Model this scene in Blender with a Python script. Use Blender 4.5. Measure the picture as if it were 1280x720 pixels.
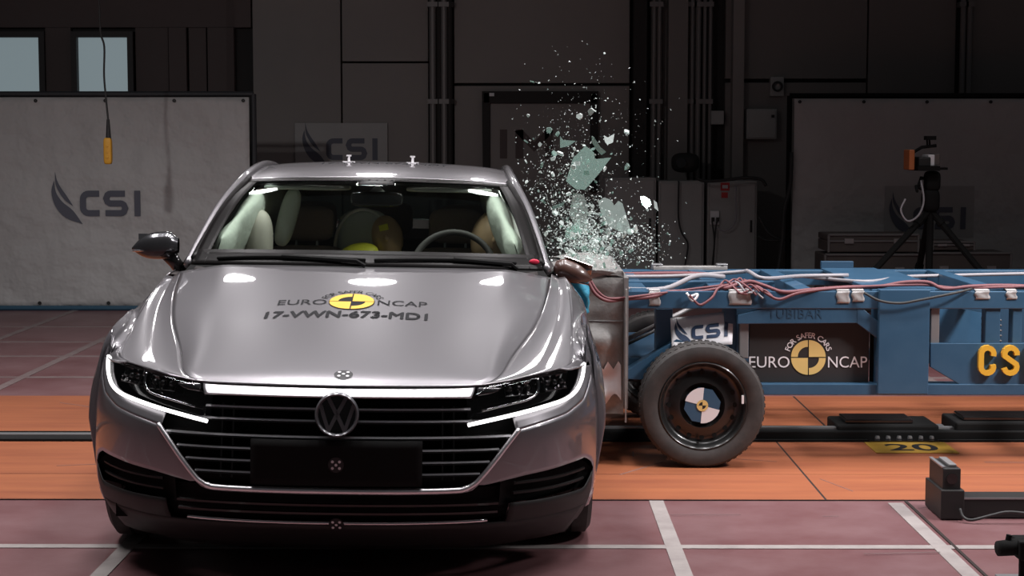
import bpy, bmesh, math, random
import numpy as np
from mathutils import Vector, Matrix
from mathutils.bvhtree import BVHTree

for _o in list(bpy.data.objects):
    bpy.data.objects.remove(_o, do_unlink=True)
scene = bpy.context.scene
COL = scene.collection
random.seed(7)
PI = math.pi

# ------------------------------------------------------------------ camera
F_PX = 2140.0
CAM_H = 1.5
PITCH = math.atan(182 / F_PX)
YAW = math.atan(11 / F_PX * math.cos(PITCH))
cd = bpy.data.cameras.new('camera')
cd.sensor_width = 36.0
cd.lens = F_PX / 1280 * 36.0
cd.clip_end = 200
cam = bpy.data.objects.new('camera', cd)
cam.location = (0, 0, CAM_H)
cam.rotation_euler = (PI / 2 - PITCH, 0, YAW)
COL.objects.link(cam)
scene.camera = cam

# ------------------------------------------------------------------ world, lights, exposure
scene.view_settings.view_transform = 'Standard'
scene.view_settings.look = 'None'
scene.view_settings.gamma = 1
scene.view_settings.use_curve_mapping = False
scene.view_settings.exposure = 0.0
w = bpy.data.worlds.new('world')
scene.world = w
w.use_nodes = True
w.node_tree.nodes['Background'].inputs[0].default_value = (0.92, 0.94, 1.0, 1)
w.node_tree.nodes['Background'].inputs[1].default_value = 0.030


def area(name, loc, target, size, power, color=(1, .965, .975), spread=180, shape='RECTANGLE'):
    d = bpy.data.lights.new(name, 'AREA')
    d.shape = shape
    d.size, d.size_y = size
    d.energy = power
    d.color = color
    d.spread = math.radians(spread)
    o = bpy.data.objects.new(name, d)
    o.location = loc
    v = Vector(target) - Vector(loc)
    o.rotation_euler = v.to_track_quat('-Z', 'Y').to_euler()
    COL.objects.link(o)
    return o


# overhead flood bank of the crash hall: rows of lamps above the impact point
for lx in (-3.6, -1.3, 1.0, 3.3):
    for ly in (6.0, 7.5, 9.0):
        area('flood_lamp', (lx, ly, 6.4), (lx * .8, ly - .2, 0), (1.0, .8), 36, spread=115)
# three hard lamps hung high behind the impact point
for lx in (-2.5, -1.1, .2):
    area('hard_lamp', (lx, 13.2, 4.15), (lx * .4 - .3, 6.8, .9), (.46, .26), 3.2, spread=110, shape='ELLIPSE')
# side floods
area('side_flood', (-4.0, 3.6, 4.0), (-3.6, 15.3, 1.1), (.22, .22), 11, spread=55)
area('side_flood', (5.5, 5.5, 5.0), (2.0, 8.8, .5), (1.2, .8), 66, spread=64)


# ------------------------------------------------------------------ materials
def mat(name, color, rough=.5, metal=0, coat=0, emit=None, estr=0, spec=.5, noise=None, bump=None, coat_rough=.03, stretch=None):
    m = bpy.data.materials.new(name)
    m.use_nodes = True
    nt = m.node_tree
    b = nt.nodes['Principled BSDF']
    b.inputs['Base Color'].default_value = (*color, 1)
    b.inputs['Roughness'].default_value = rough
    b.inputs['Metallic'].default_value = metal
    b.inputs['Coat Weight'].default_value = coat
    b.inputs['Coat Roughness'].default_value = coat_rough
    b.inputs['Specular IOR Level'].default_value = spec
    if emit:
        b.inputs['Emission Color'].default_value = (*emit, 1)
        b.inputs['Emission Strength'].default_value = estr
    tc = None
    if noise or bump:
        tc = nt.nodes.new('ShaderNodeTexCoord')
    if noise:
        # (scale, amount, second colour, rough amount)
        sc, lo, hi, col2 = noise
        n = nt.nodes.new('ShaderNodeTexNoise')
        n.inputs['Scale'].default_value = sc
        n.inputs['Detail'].default_value = 6
        n.inputs['Roughness'].default_value = .65
        if stretch:
            mp = nt.nodes.new('ShaderNodeMapping')
            mp.inputs['Scale'].default_value = stretch
            nt.links.new(tc.outputs['Object'], mp.inputs['Vector'])
            nt.links.new(mp.outputs['Vector'], n.inputs['Vector'])
        else:
            nt.links.new(tc.outputs['Object'], n.inputs['Vector'])
        r = nt.nodes.new('ShaderNodeValToRGB')
        r.color_ramp.elements[0].position = lo
        r.color_ramp.elements[1].position = hi
        r.color_ramp.elements[0].color = (*color, 1)
        r.color_ramp.elements[1].color = (*col2, 1)
        nt.links.new(n.outputs['Fac'], r.inputs['Fac'])
        nt.links.new(r.outputs['Color'], b.inputs['Base Color'])
    if bump:
        sc, st, dist = bump
        n2 = nt.nodes.new('ShaderNodeTexNoise')
        n2.inputs['Scale'].default_value = sc
        n2.inputs['Detail'].default_value = 4
        nt.links.new(tc.outputs['Object'], n2.inputs['Vector'])
        bn = nt.nodes.new('ShaderNodeBump')
        bn.inputs['Strength'].default_value = st
        bn.inputs['Distance'].default_value = dist
        nt.links.new(n2.outputs['Fac'], bn.inputs['Height'])
        nt.links.new(bn.outputs['Normal'], b.inputs['Normal'])
    return m


def glass_mat(name, tint, refl=.5, diffuse=0.0, dcol=(.6, .75, .7), rough=.02):
    """thin pane: transparent tint + fresnel gloss (+ a little crazed white)"""
    m = bpy.data.materials.new(name)
    m.use_nodes = True
    nt = m.node_tree
    nt.nodes.clear()
    out = nt.nodes.new('ShaderNodeOutputMaterial')
    tr = nt.nodes.new('ShaderNodeBsdfTransparent')
    tr.inputs[0].default_value = (*tint, 1)
    gl = nt.nodes.new('ShaderNodeBsdfGlossy')
    gl.inputs['Roughness'].default_value = rough
    lw = nt.nodes.new('ShaderNodeLayerWeight')
    lw.inputs[0].default_value = .5
    pw = nt.nodes.new('ShaderNodeMath')
    pw.operation = 'POWER'
    nt.links.new(lw.outputs['Facing'], pw.inputs[0])
    pw.inputs[1].default_value = 4.5
    fr = nt.nodes.new('ShaderNodeMath')
    fr.operation = 'MULTIPLY_ADD'
    nt.links.new(pw.outputs[0], fr.inputs[0])
    fr.inputs[1].default_value = refl
    fr.inputs[2].default_value = .025
    mx = nt.nodes.new('ShaderNodeMixShader')
    nt.links.new(fr.outputs[0], mx.inputs[0])
    base = tr.outputs[0]
    if diffuse > 0:
        df = nt.nodes.new('ShaderNodeBsdfDiffuse')
        df.inputs[0].default_value = (*dcol, 1)
        m2 = nt.nodes.new('ShaderNodeMixShader')
        m2.inputs[0].default_value = diffuse
        nt.links.new(tr.outputs[0], m2.inputs[1])
        nt.links.new(df.outputs[0], m2.inputs[2])
        base = m2.outputs[0]
    nt.links.new(base, mx.inputs[1])
    nt.links.new(gl.outputs[0], mx.inputs[2])
    nt.links.new(mx.outputs[0], out.inputs[0])
    return m


M = {}
M['paint'] = mat('silver_paint', (.30, .288, .305), .36, .75, 1.0)
M['black_gloss'] = mat('black_gloss', (.012, .011, .011), .12, 0, .6)
M['black'] = mat('black_plastic', (.016, .015, .015), .55)
M['matt_black'] = mat('matt_black', (.008, .008, .008), .85, spec=.2)
M['chrome'] = mat('chrome', (.85, .84, .86), .12, 1)
M['bright_chrome'] = mat('bright_chrome', (.92, .9, .93), .38, 1)
M['dark_chrome'] = mat('dark_chrome', (.42, .41, .42), .2, 1)
M['badge'] = mat('badge_metal', (.13, .13, .14), .28, .35, .6)
M['drl'] = mat('lit_led', (1, 1, 1), .4, emit=(1, .98, .98), estr=2.2)
M['rubber'] = mat('rubber', (.035, .032, .031), .75, noise=(14, .4, .75, (.06, .052, .05)))
M['rim_black'] = mat('rim_black', (.02, .02, .02), .3, .3, .3)
M['windshield'] = glass_mat('windshield_glass', (.90, .94, .91), .22)
M['side_glass'] = glass_mat('side_glass', (.30, .34, .32), .4)
M['lens'] = glass_mat('lamp_lens', (.72, .72, .72), .3)
M['frit'] = mat('frit_black', (.010, .009, .009), .35, 0, 0, spec=.15)
M['interior'] = mat('interior_dark', (.026, .02, .02), .7)
M['headliner'] = mat('headliner', (.62, .64, .60), .85)
M['seat'] = mat('seat_cloth', (.24, .18, .155), .8, bump=(60, .3, .01))
M['seat_light'] = mat('seat_leather', (.46, .42, .37), .7)
M['airbag'] = mat('airbag_cloth', (.66, .70, .63), .8, bump=(7, .35, .05))
M['booster'] = mat('booster_cloth', (.72, .76, .76), .8)
M['booster_edge'] = mat('booster_edge', (.9, .9, .88), .5)
M['dummy_skin'] = mat('dummy_vinyl', (.50, .33, .20), .5)
M['dummy_yellow'] = mat('dummy_yellow', (.78, .74, .06), .55)
M['red'] = mat('red_sticker', (.75, .03, .08), .5)
M['white'] = mat('white_print', (.82, .80, .82), .55)
M['ncap_yellow'] = mat('target_yellow', (.80, .48, .05), .45)
M['ncap_gold'] = mat('target_gold', (.78, .56, .20), .5)
M['ink'] = mat('decal_ink', (.016, .016, .018), .75, spec=.2)
M['marker_black'] = mat('marker_black', (.02, .02, .022), .45)
M['trolley_blue'] = mat('trolley_blue', (.027, .082, .150), .42, 0, .15, noise=(5, .35, .8, (.045, .11, .185)))
M['trolley_dark'] = mat('trolley_shadow_blue', (.02, .06, .11), .5)  # darker copy of the trolley blue, shade put into the colour
M['steel'] = mat('steel', (.42, .42, .43), .4, .8)
M['grey_metal'] = mat('grey_metal', (.25, .24, .24), .5, .4)
M['alu_sheet'] = mat('alu_sheet', (.36, .35, .34), .6, .25, noise=(9, .35, .7, (.24, .23, .22)), bump=(12, .4, .02))
M['tape'] = mat('silver_tape', (.38, .365, .36), .5, .2, bump=(40, .3, .005))
M['letter_gold'] = mat('letter_gold', (.75, .42, .04), .45)
M['sign_black'] = mat('sign_black', (.026, .023, .023), .6)
M['cable_red'] = mat('cable_red', (.18, .06, .068), .55)
M['cable_grey'] = mat('cable_grey', (.32, .30, .32), .5)
M['cable_dark'] = mat('cable_dark', (.03, .03, .03), .6)
M['cyan_cloth'] = mat('cyan_cloth', (.04, .30, .45), .7, bump=(30, .4, .02))
M['maroon'] = mat('maroon_floor', (.155, .064, .067), .42, noise=(1.7, .38, .7, (.225, .125, .13)), bump=(60, .08, .004))
M['orange'] = mat('orange_plate', (.40, .135, .060), .42, stretch=(.5, 5, 1), noise=(2.2, .35, .75, (.27, .08, .042)), bump=(40, .08, .004))
M['line'] = mat('floor_line', (.40, .36, .345), .5, noise=(8, .35, .75, (.28, .24, .235)))
M['line_worn'] = mat('floor_line_worn', (.24, .19, .185), .55, noise=(6, .35, .75, (.18, .12, .12)))
M['joint'] = mat('floor_joint', (.02, .012, .01), .8)
M['yellow_plate'] = mat('yellow_plate', (.48, .28, .035), .55, noise=(10, .4, .8, (.36, .2, .03)))
M['wall'] = mat('wall_panel', (.30, .275, .26), .75, noise=(.6, .35, .75, (.26, .235, .225)))
M['wall_dark'] = mat('wall_panel_brown', (.115, .088, .085), .75, noise=(.8, .35, .75, (.10, .075, .072)))
M['wall_mid'] = mat('wall_panel_mid', (.22, .20, .19), .75)
M['wall_black'] = mat('wall_recess', (.03, .027, .026), .8)
M['pipe'] = mat('pipe_grey', (.22, .205, .2), .5, .3)
M['cabinet'] = mat('cabinet_grey', (.40, .39, .38), .6, noise=(2, .4, .8, (.34, .33, .32)))
M['banner'] = mat('banner_vinyl', (.54, .53, .52), .6, noise=(.7, .35, .75, (.47, .46, .45)), bump=(2.2, .6, .16))
M['banner_logo'] = mat('banner_logo_ink', (.10, .105, .135), .6)
M['logo_navy'] = mat('logo_navy', (.035, .06, .12), .5)
M['banner_frame'] = mat('banner_frame_blue', (.035, .10, .16), .5)
M['lamp_dark'] = mat('lamp_dark_metal', (.09, .088, .09), .3, .9)
M['mirror_brown'] = mat('mirror_brown', (.075, .035, .026), .35, 0, .5)  # brown stands in for a reddish reflection on the cap
M['mirror_cap'] = mat('mirror_cap', (.16, .16, .17), .2, .85, 1.0)  # darker than the body paint: dark reflections put into the colour
M['frame_dark'] = mat('frame_dark', (.03, .032, .036), .6)
M['case'] = mat('road_case', (.10, .085, .08), .6, noise=(4, .4, .7, (.13, .105, .095)))
M['pane'] = mat('lit_pane', (.3, .36, .38), .3, emit=(.62, .78, .84), estr=.24)
M['window_frame'] = mat('window_frame', (.035, .03, .03), .6)
M['pendant_yellow'] = mat('pendant_yellow', (.72, .36, .03), .5)
M['orange_lens'] = mat('orange_lens', (.45, .13, .04), .5)
M['glass_green'] = glass_mat('shard_glass', (.60, .78, .72), .6, .30, (.44, .59, .54))
M['glass_white'] = glass_mat('crazed_glass', (.75, .86, .82), .6, .55, (.84, .90, .88))
M['glass_crazed'] = glass_mat('crazed_plate_glass', (.78, .87, .84), .7, .34, (.62, .70, .67))
M['red_plate'] = mat('red_label', (.5, .03, .03), .5)


# ------------------------------------------------------------------ object helpers
def tag(o, label=None, cat=None, group=None, kind=None):
    if label:
        o['label'] = label
    if cat:
        o['category'] = cat
    if group:
        o['group'] = group
    if kind:
        o['kind'] = kind
    return o


def empty(name, loc=(0, 0, 0), rot=(0, 0, 0), parent=None):
    o = bpy.data.objects.new(name, None)
    o.empty_display_size = .1
    COL.objects.link(o)
    o.location = loc
    o.rotation_euler = rot
    o.parent = parent
    return o


def link_mesh(name, me, m, parent=None):
    if m is not None:
        me.materials.clear()
        me.materials.append(M[m] if isinstance(m, str) else m)
    o = bpy.data.objects.new(name, me)
    COL.objects.link(o)
    o.parent = parent
    return o


class MB:
    """collects shapes into one mesh"""

    def __init__(s):
        s.v = []
        s.f = []

    def add(s, verts, faces):
        n = len(s.v)
        s.v += [tuple(map(float, p)) for p in verts]
        s.f += [tuple(i + n for i in fc) for fc in faces]
        return s

    def box(s, a, b):
        x0, y0, z0 = (min(a[i], b[i]) for i in range(3))
        x1, y1, z1 = (max(a[i], b[i]) for i in range(3))
        return s.add([(x0, y0, z0), (x1, y0, z0), (x1, y1, z0), (x0, y1, z0), (x0, y0, z1), (x1, y0, z1), (x1, y1, z1), (x0, y1, z1)],
                     [(0, 3, 2, 1), (4, 5, 6, 7), (0, 1, 5, 4), (1, 2, 6, 5), (2, 3, 7, 6), (3, 0, 4, 7)])

    def bar(s, a, b, w, h, up=(0, 0, 1)):
        a, b = Vector(a), Vector(b)
        d = (b - a).normalized()
        u = Vector(up)
        if abs(d.dot(u)) > .98:
            u = Vector((0, 1, 0))
        r = d.cross(u).normalized()
        u = r.cross(d).normalized()
        vs = []
        for p in (a, b):
            for sx, sz in ((-1, -1), (1, -1), (1, 1), (-1, 1)):
                vs.append(p + r * sx * w / 2 + u * sz * h / 2)
        return s.add(vs, [(0, 1, 2, 3), (7, 6, 5, 4), (0, 4, 5, 1), (1, 5, 6, 2), (2, 6, 7, 3), (3, 7, 4, 0)])

    def tube(s, pts, r, n=8, cap=True, flat=None):
        pts = [Vector(p) for p in pts]
        rs = r if isinstance(r, (list, tuple)) else [r] * len(pts)
        rings = []
        u = None
        for i, p in enumerate(pts):
            a = pts[max(i - 1, 0)]
            b = pts[min(i + 1, len(pts) - 1)]
            d = (b - a)
            d = d.normalized() if d.length > 1e-9 else Vector((0, 0, 1))
            if u is None:
                u = Vector((0, 0, 1)) if abs(d.z) < .9 else Vector((1, 0, 0))
            u = (u - d * u.dot(d)).normalized()
            q = d.cross(u)
            fl = flat or (1, 1)
            rings.append([p + (u * math.cos(2 * PI * k / n) * fl[0] + q * math.sin(2 * PI * k / n) * fl[1]) * rs[i] for k in range(n)])
        vs = [x for ring in rings for x in ring]
        fs = []
        for i in range(len(pts) - 1):
            for k in range(n):
                fs.append((i * n + k, i * n + (k + 1) % n, (i + 1) * n + (k + 1) % n, (i + 1) * n + k))
        if cap:
            fs.append(tuple(range(n - 1, -1, -1)))
            fs.append(tuple((len(pts) - 1) * n + k for k in range(n)))
        return s.add(vs, fs)

    def prism(s, poly, fn, t0, t1):
        """2-D polygon extruded between depth t0 and t1; fn(u, v, t) -> point"""
        n = len(poly)
        vs = [fn(u, v, t0) for u, v in poly] + [fn(u, v, t1) for u, v in poly]
        fs = [tuple(range(n - 1, -1, -1)), tuple(range(n, 2 * n))]
        for k in range(n):
            fs.append((k, (k + 1) % n, n + (k + 1) % n, n + k))
        return s.add(vs, fs)

    def lathe(s, prof, origin, axis='x', n=48, closed=False):
        """profile of (radius, along); revolved round an axis through origin"""
        ox, oy, oz = origin
        vs = []
        for r, a in prof:
            for k in range(n):
                c, d = math.cos(2 * PI * k / n) * r, math.sin(2 * PI * k / n) * r
                if axis == 'x':
                    vs.append((ox + a, oy + c, oz + d))
                elif axis == 'y':
                    vs.append((ox + c, oy + a, oz + d))
                else:
                    vs.append((ox + c, oy + d, oz + a))
        fs = []
        m = len(prof)
        rng = range(m) if closed else range(m - 1)
        for i in rng:
            j = (i + 1) % m
            for k in range(n):
                fs.append((i * n + k, i * n + (k + 1) % n, j * n + (k + 1) % n, j * n + k))
        return s.add(vs, fs)

    def grid(s, fn, nu, nv):
        vs = [fn(i / nu, j / nv) for j in range(nv + 1) for i in range(nu + 1)]
        fs = [(j * (nu + 1) + i, j * (nu + 1) + i + 1, (j + 1) * (nu + 1) + i + 1, (j + 1) * (nu + 1) + i) for j in range(nv) for i in range(nu)]
        return s.add(vs, fs)

    def blob(s, c, r, e=(1, 1), nu=28, nv=16, rot=None):
        """superellipsoid"""
        def sp(x, p):
            return math.copysign(abs(x) ** p, x)
        vs = []
        for j in range(nv + 1):
            ph = -PI / 2 + PI * j / nv
            for i in range(nu):
                th = 2 * PI * i / nu
                p = Vector((r[0] * sp(math.cos(ph), e[0]) * sp(math.cos(th), e[1]), r[1] * sp(math.cos(ph), e[0]) * sp(math.sin(th), e[1]), r[2] * sp(math.sin(ph), e[0])))
                if rot:
                    p = rot @ p
                vs.append(Vector(c) + p)
        fs = [(j * nu + i, j * nu + (i + 1) % nu, (j + 1) * nu + (i + 1) % nu, (j + 1) * nu + i) for j in range(nv) for i in range(nu)]
        return s.add(vs, fs)

    def mesh(s, name, smooth=False, weld=True):
        me = bpy.data.meshes.new(name)
        me.from_pydata(s.v, [], s.f)
        bm = bmesh.new()
        bm.from_mesh(me)
        if weld:
            bmesh.ops.remove_doubles(bm, verts=bm.verts, dist=1e-5)
            bmesh.ops.dissolve_degenerate(bm, edges=bm.edges, dist=1e-6)
        bmesh.ops.recalc_face_normals(bm, faces=bm.faces)
        bm.to_mesh(me)
        bm.free()
        if smooth:
            me.polygons.foreach_set('use_smooth', [True] * len(me.polygons))
        return me

    def build(s, name, m, parent=None, smooth=False, solid=0, bevel=0, sharp=None):
        o = link_mesh(name, s.mesh(name, smooth), m, parent)
        if smooth and sharp:
            try:
                o.data.set_sharp_from_angle(angle=math.radians(sharp))
            except Exception:
                pass
        if solid:
            md = o.modifiers.new('solid', 'SOLIDIFY')
            md.thickness = solid
            md.offset = 0
        if bevel:
            md = o.modifiers.new('bevel', 'BEVEL')
            md.width = bevel
            md.segments = 2
            md.limit_method = 'ANGLE'
        return o


def copy_tree(o, parent=None):
    c = o.copy()
    COL.objects.link(c)
    c.parent = parent
    for ch in [x for x in bpy.data.objects if x.parent == o]:
        copy_tree(ch, c)
    return c


def shared(o, name, parent, loc=None, rot=None):
    """another object on the same mesh"""
    c = o.copy()
    c.name = name
    COL.objects.link(c)
    c.parent = parent
    if loc is not None:
        c.location = loc
    if rot is not None:
        c.rotation_euler = rot
    return c


def text2d(txt, size=1.0, offset=0.0, align='LEFT', spacing=1.0):
    """outline lettering -> (verts2d, faces) in a flat local frame"""
    cu = bpy.data.curves.new('t', 'FONT')
    cu.body = txt
    cu.size = size
    cu.offset = offset
    cu.align_x = align
    cu.space_character = spacing
    cu.resolution_u = 4
    ob = bpy.data.objects.new('t', cu)
    me = bpy.data.meshes.new_from_object(ob)
    vs = [(v.co.x, v.co.y) for v in me.vertices]
    fs = [tuple(p.vertices) for p in me.polygons]
    bpy.data.objects.remove(ob)
    bpy.data.curves.remove(cu)
    bpy.data.meshes.remove(me)
    return vs, fs


def fit_text(txt, x0, x1, y0, y1, offset=0.0, spacing=1.0):
    vs, fs = text2d(txt, 1, offset, spacing=spacing)
    xs = [v[0] for v in vs]
    ys = [v[1] for v in vs]
    a, b, c, d = min(xs), max(xs), min(ys), max(ys)
    return [(x0 + (x - a) / (b - a) * (x1 - x0), y0 + (y - c) / (d - c) * (y1 - y0)) for x, y in vs], fs


def arc_text(txt, cx, cy, r, size, a0, a1, offset=0.0):
    """lettering on a circular arc, angles in degrees clockwise from a0 to a1"""
    V, Fc = [], []
    n = len(txt)
    adv = []
    for ch in txt:
        if ch == ' ':
            adv.append(.35)
            continue
        vs, fs = text2d(ch, 1, 0)
        adv.append(max(v[0] for v in vs) - min(v[0] for v in vs) + .10)
    tot = sum(adv)
    pos = 0
    for ch, ad in zip(txt, adv):
        mid = pos + ad / 2
        pos += ad
        if ch == ' ':
            continue
        ang = math.radians(a0 + (a1 - a0) * mid / tot)
        vs, fs = text2d(ch, size, offset)
        mx = (max(v[0] for v in vs) + min(v[0] for v in vs)) / 2
        c, s_ = math.cos(ang - PI / 2), math.sin(ang - PI / 2)
        n0 = len(V)
        for x, y in vs:
            x -= mx
            yy = y + r
            V.append((cx + c * x - s_ * yy, cy + s_ * x + c * yy))
        Fc += [tuple(i + n0 for i in f) for f in fs]
    return V, Fc


def disc2d(cx, cy, r, n=40, a0=0, a1=360, r0=0):
    A = [math.radians(a0 + (a1 - a0) * k / n) for k in range(n + 1)]
    o = [(cx + r * math.cos(a), cy + r * math.sin(a)) for a in A]
    if r0 > 0:
        i = [(cx + r0 * math.cos(a), cy + r0 * math.sin(a)) for a in A]
        return o + i, [(k, k + 1, n + 1 + k + 1, n + 1 + k) for k in range(n)]
    if a1 - a0 >= 360:
        return [(cx, cy)] + o, [(0, k + 1, k + 2) for k in range(n)]
    return [(cx, cy)] + o, [(0, k + 1, k + 2) for k in range(n)]


def merge2d(*parts):
    V, Fc = [], []
    for vs, fs in parts:
        n = len(V)
        V += vs
        Fc += [tuple(i + n for i in f) for f in fs]
    return V, Fc


def flat2d(shape, fn, name, m, parent):
    """flat print: 2-D shape mapped by fn(u, v) -> point"""
    vs, fs = shape
    me = bpy.data.meshes.new(name)
    me.from_pydata([tuple(fn(u, v)) for u, v in vs], [], fs)
    bm = bmesh.new()
    bm.from_mesh(me)
    bmesh.ops.remove_doubles(bm, verts=bm.verts, dist=1e-6)
    bmesh.ops.recalc_face_normals(bm, faces=bm.faces)
    bm.to_mesh(me)
    bm.free()
    return link_mesh(name, me, m, parent)


def poly_tri(poly):
    """concave polygon -> triangles"""
    bm = bmesh.new()
    vs = [bm.verts.new((x, y, 0)) for x, y in poly]
    f = bm.faces.new(vs)
    bmesh.ops.triangulate(bm, faces=[f])
    bm.verts.index_update()
    out = [tuple(v.index for v in fc.verts) for fc in bm.faces]
    V = [(v.co.x, v.co.y) for v in bm.verts]
    bm.free()
    return V, out


def stroke2d(path, wd):
    """mitred thick polyline"""
    L, Rr = [], []
    n = len(path)
    for i, p in enumerate(path):
        a = Vector(path[max(i - 1, 0)])
        b = Vector(path[min(i + 1, n - 1)])
        p = Vector(p)
        d1 = (p - a).normalized() if i > 0 else (b - p).normalized()
        d2 = (b - p).normalized() if i < n - 1 else d1
        nn = Vector((-d1.y - d2.y, d1.x + d2.x))
        nn.normalize()
        k = wd / 2 / max(.4, nn.dot(Vector((-d1.y, d1.x))))
        L.append(tuple(p + nn * k))
        Rr.append(tuple(p - nn * k))
    return L + Rr, [(i, i + 1, n + i + 1, n + i) for i in range(n - 1)]


def csi_logo(x0, y0, wd):
    """crescent and the letters CSI; wd = whole width, baseline of letters at y0"""
    k = wd / 3.47

    def T(shape):
        return [(x0 + x * k, y0 + y * k) for x, y in shape[0]], shape[1]

    r = .22

    def rc(cx, cy, a0, a1, n=5):
        return [(cx + r * math.cos(math.radians(a0 + (a1 - a0) * i / n)), cy + r * math.sin(math.radians(a0 + (a1 - a0) * i / n))) for i in range(n + 1)]
    wd_ = .24
    lo, hi = .12, .88
    xC = 1.21
    C = [(xC + .64, hi)] + rc(xC + r, hi - r, 90, 180) + rc(xC + r, lo + r, 180, 270) + [(xC + .64, lo)]
    xS = 2.12
    md = .5
    r2 = .18
    S = [(xS + .74, hi)] + [(xS + r2, hi)] + [(xS + r2 + r2 * math.cos(math.radians(a)), (hi + md) / 2 + (hi - md) / 2 * math.sin(math.radians(a))) for a in (110, 135, 180, 225, 250)] + [(xS + r2, md), (xS + .56, md)] + \
        [(xS + .56 + r2 * math.cos(math.radians(a)), (lo + md) / 2 + (md - lo) / 2 * math.sin(math.radians(a))) for a in (70, 45, 0, -45, -70)] + [(xS + .56, lo), (xS - .04, lo)]
    I_ = [(3.34, 0), (3.34, 1)]

    # crescent: outer blade and a slim inner blade
    def blade(A, B, n=16):
        P = [tuple(crv(A, i / n)) for i in range(n + 1)]
        Q = [tuple(crv(B, i / n)) for i in range(n + 1)]
        return P + Q, [(i, i + 1, n + 1 + i + 1, n + 1 + i) for i in range(n)]
    outer = blade([(.10, 1.40), (.0, .95), (.14, .40), (.52, -.05), (1.19, -.31)], [(.10, 1.40), (.17, .95), (.40, .58), (.82, .22), (1.19, -.31)])
    inner = blade([(.14, 1.75), (.15, 1.30), (.26, 1.0), (.50, .64), (.84, .38)], [(.14, 1.75), (.22, 1.40), (.36, 1.12), (.58, .80), (.84, .38)])
    parts = [T(stroke2d(C, wd_)), T(stroke2d(S, wd_)), T(stroke2d(I_, wd_)), T(outer), T(inner)]
    return merge2d(*parts)


def ncap_target(cx, cy, r, g=.02):
    """yellow pieces of the quartered target: two full quarters, two ring quarters"""
    ps = [disc2d(cx + g * r, cy + g * r, r, 14, 0, 90), disc2d(cx - g * r, cy - g * r, r, 14, 180, 270),
          disc2d(cx - g * r, cy + g * r, r, 14, 90, 180, r * .6), disc2d(cx + g * r, cy - g * r, r, 14, 270, 360, r * .6)]
    return merge2d(*ps)


def dots5(cx, cy, r):
    return merge2d(*[disc2d(cx + dx * r, cy + dy * r, r * .19, 10) for dx, dy in ((0, 0), (-.45, .42), (.45, .42), (-.45, -.42), (.45, -.42))])


_BAS = {}


def spl(pts, n=8):
    """Catmull-Rom through points (any dimension)"""
    if n not in _BAS:
        t = np.arange(n) / n
        _BAS[n] = np.stack([.5 * (-t + 2 * t * t - t ** 3), .5 * (2 - 5 * t * t + 3 * t ** 3), .5 * (t + 4 * t * t - 3 * t ** 3), .5 * (-t * t + t ** 3)], 1)
    P = np.array([tuple(p) for p in pts], float)
    P = np.vstack([2 * P[:1] - P[1:2], P, 2 * P[-1:] - P[-2:-1]])
    out = [_BAS[n] @ P[i - 1:i + 3] for i in range(1, len(P) - 2)]
    return list(np.vstack(out + [P[-2:-1]]))


def crv(pts, t):
    """Catmull-Rom point at t in 0..1"""
    n = len(pts) - 1
    u = min(max(t, 0), 1) * n
    i = min(int(u), n - 1)
    t = u - i
    b, c = pts[i], pts[i + 1]
    a = pts[i - 1] if i > 0 else [2 * x - y for x, y in zip(b, c)]
    d = pts[i + 2] if i + 2 <= n else [2 * y - x for x, y in zip(b, c)]
    t2, t3 = t * t, t * t * t
    wa, wb, wc, wd = .5 * (-t + 2 * t2 - t3), .5 * (2 - 5 * t2 + 3 * t3), .5 * (t + 4 * t2 - 3 * t3), .5 * (-t2 + t3)
    return np.array([wa * p + wb * q + wc * r + wd * s for p, q, r, s in zip(a, b, c, d)])


def itp(x, tab):
    return float(np.interp(x, [a for a, b in tab], [b for a, b in tab]))


# ================================================================== the setting
floor = MB().box((-14, -3, -.06), (14, 18.4, -.004)).build('floor', 'maroon')
tag(floor, kind='structure')


def strip(name, x0, y0, x1, y1, m, z0=-.004, z1=.0):
    return MB().box((x0, y0, z0), (x1, y1, z1)).build(name, m, floor)


# painted lines across and along the hall
for y_ in (5.18, 6.28, 10.89, 11.97, 12.84, 13.91):
    strip('painted_line', -14, y_ - .028, 14, y_ + .028, 'line' if y_ < 10 else 'line_worn', z1=-.001)
for x_, a, b in ((-1.467, 2, 7.1), (.57, 2, 7.1), (1.565, 2, 7.06), (-3.2, 10.2, 18), (-4.0, 10.2, 18), (-1.9, 10.2, 18), (.4, 10.2, 18), (2.6, 10.2, 18)):
    strip('painted_line', x_ - .03, a, x_ + .03, b, 'line' if b < 10 else 'line_worn', z1=-.0005)
strip('floor_joint', 1.612, 2, 1.624, 7.1, 'joint', z1=.0002)
# orange steel plates either side of the guide rail
xs_ = [-14, -9.2, -6.3, -3.42, -.55, 1.285, 4.1, 7.0, 14]
ys_ = [(7.115, 7.66), (7.668, 8.50)]
for a, b in zip(xs_[:-1], xs_[1:]):
    for y0, y1 in ys_:
        strip('floor_plate', a + .005, y0, b - .005, y1, 'orange', z1=.0015)
xs2 = [-14, -8.4, -5.2, -2.0, 1.615, 4.8, 8, 14]
for a, b in zip(xs2[:-1], xs2[1:]):
    strip('floor_plate', a + .006, 8.76, b - .006, 10.06, 'orange', z1=.0015)
strip('floor_joint', -14, 7.11, 14, 10.06, 'joint', z1=.0004)
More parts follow.
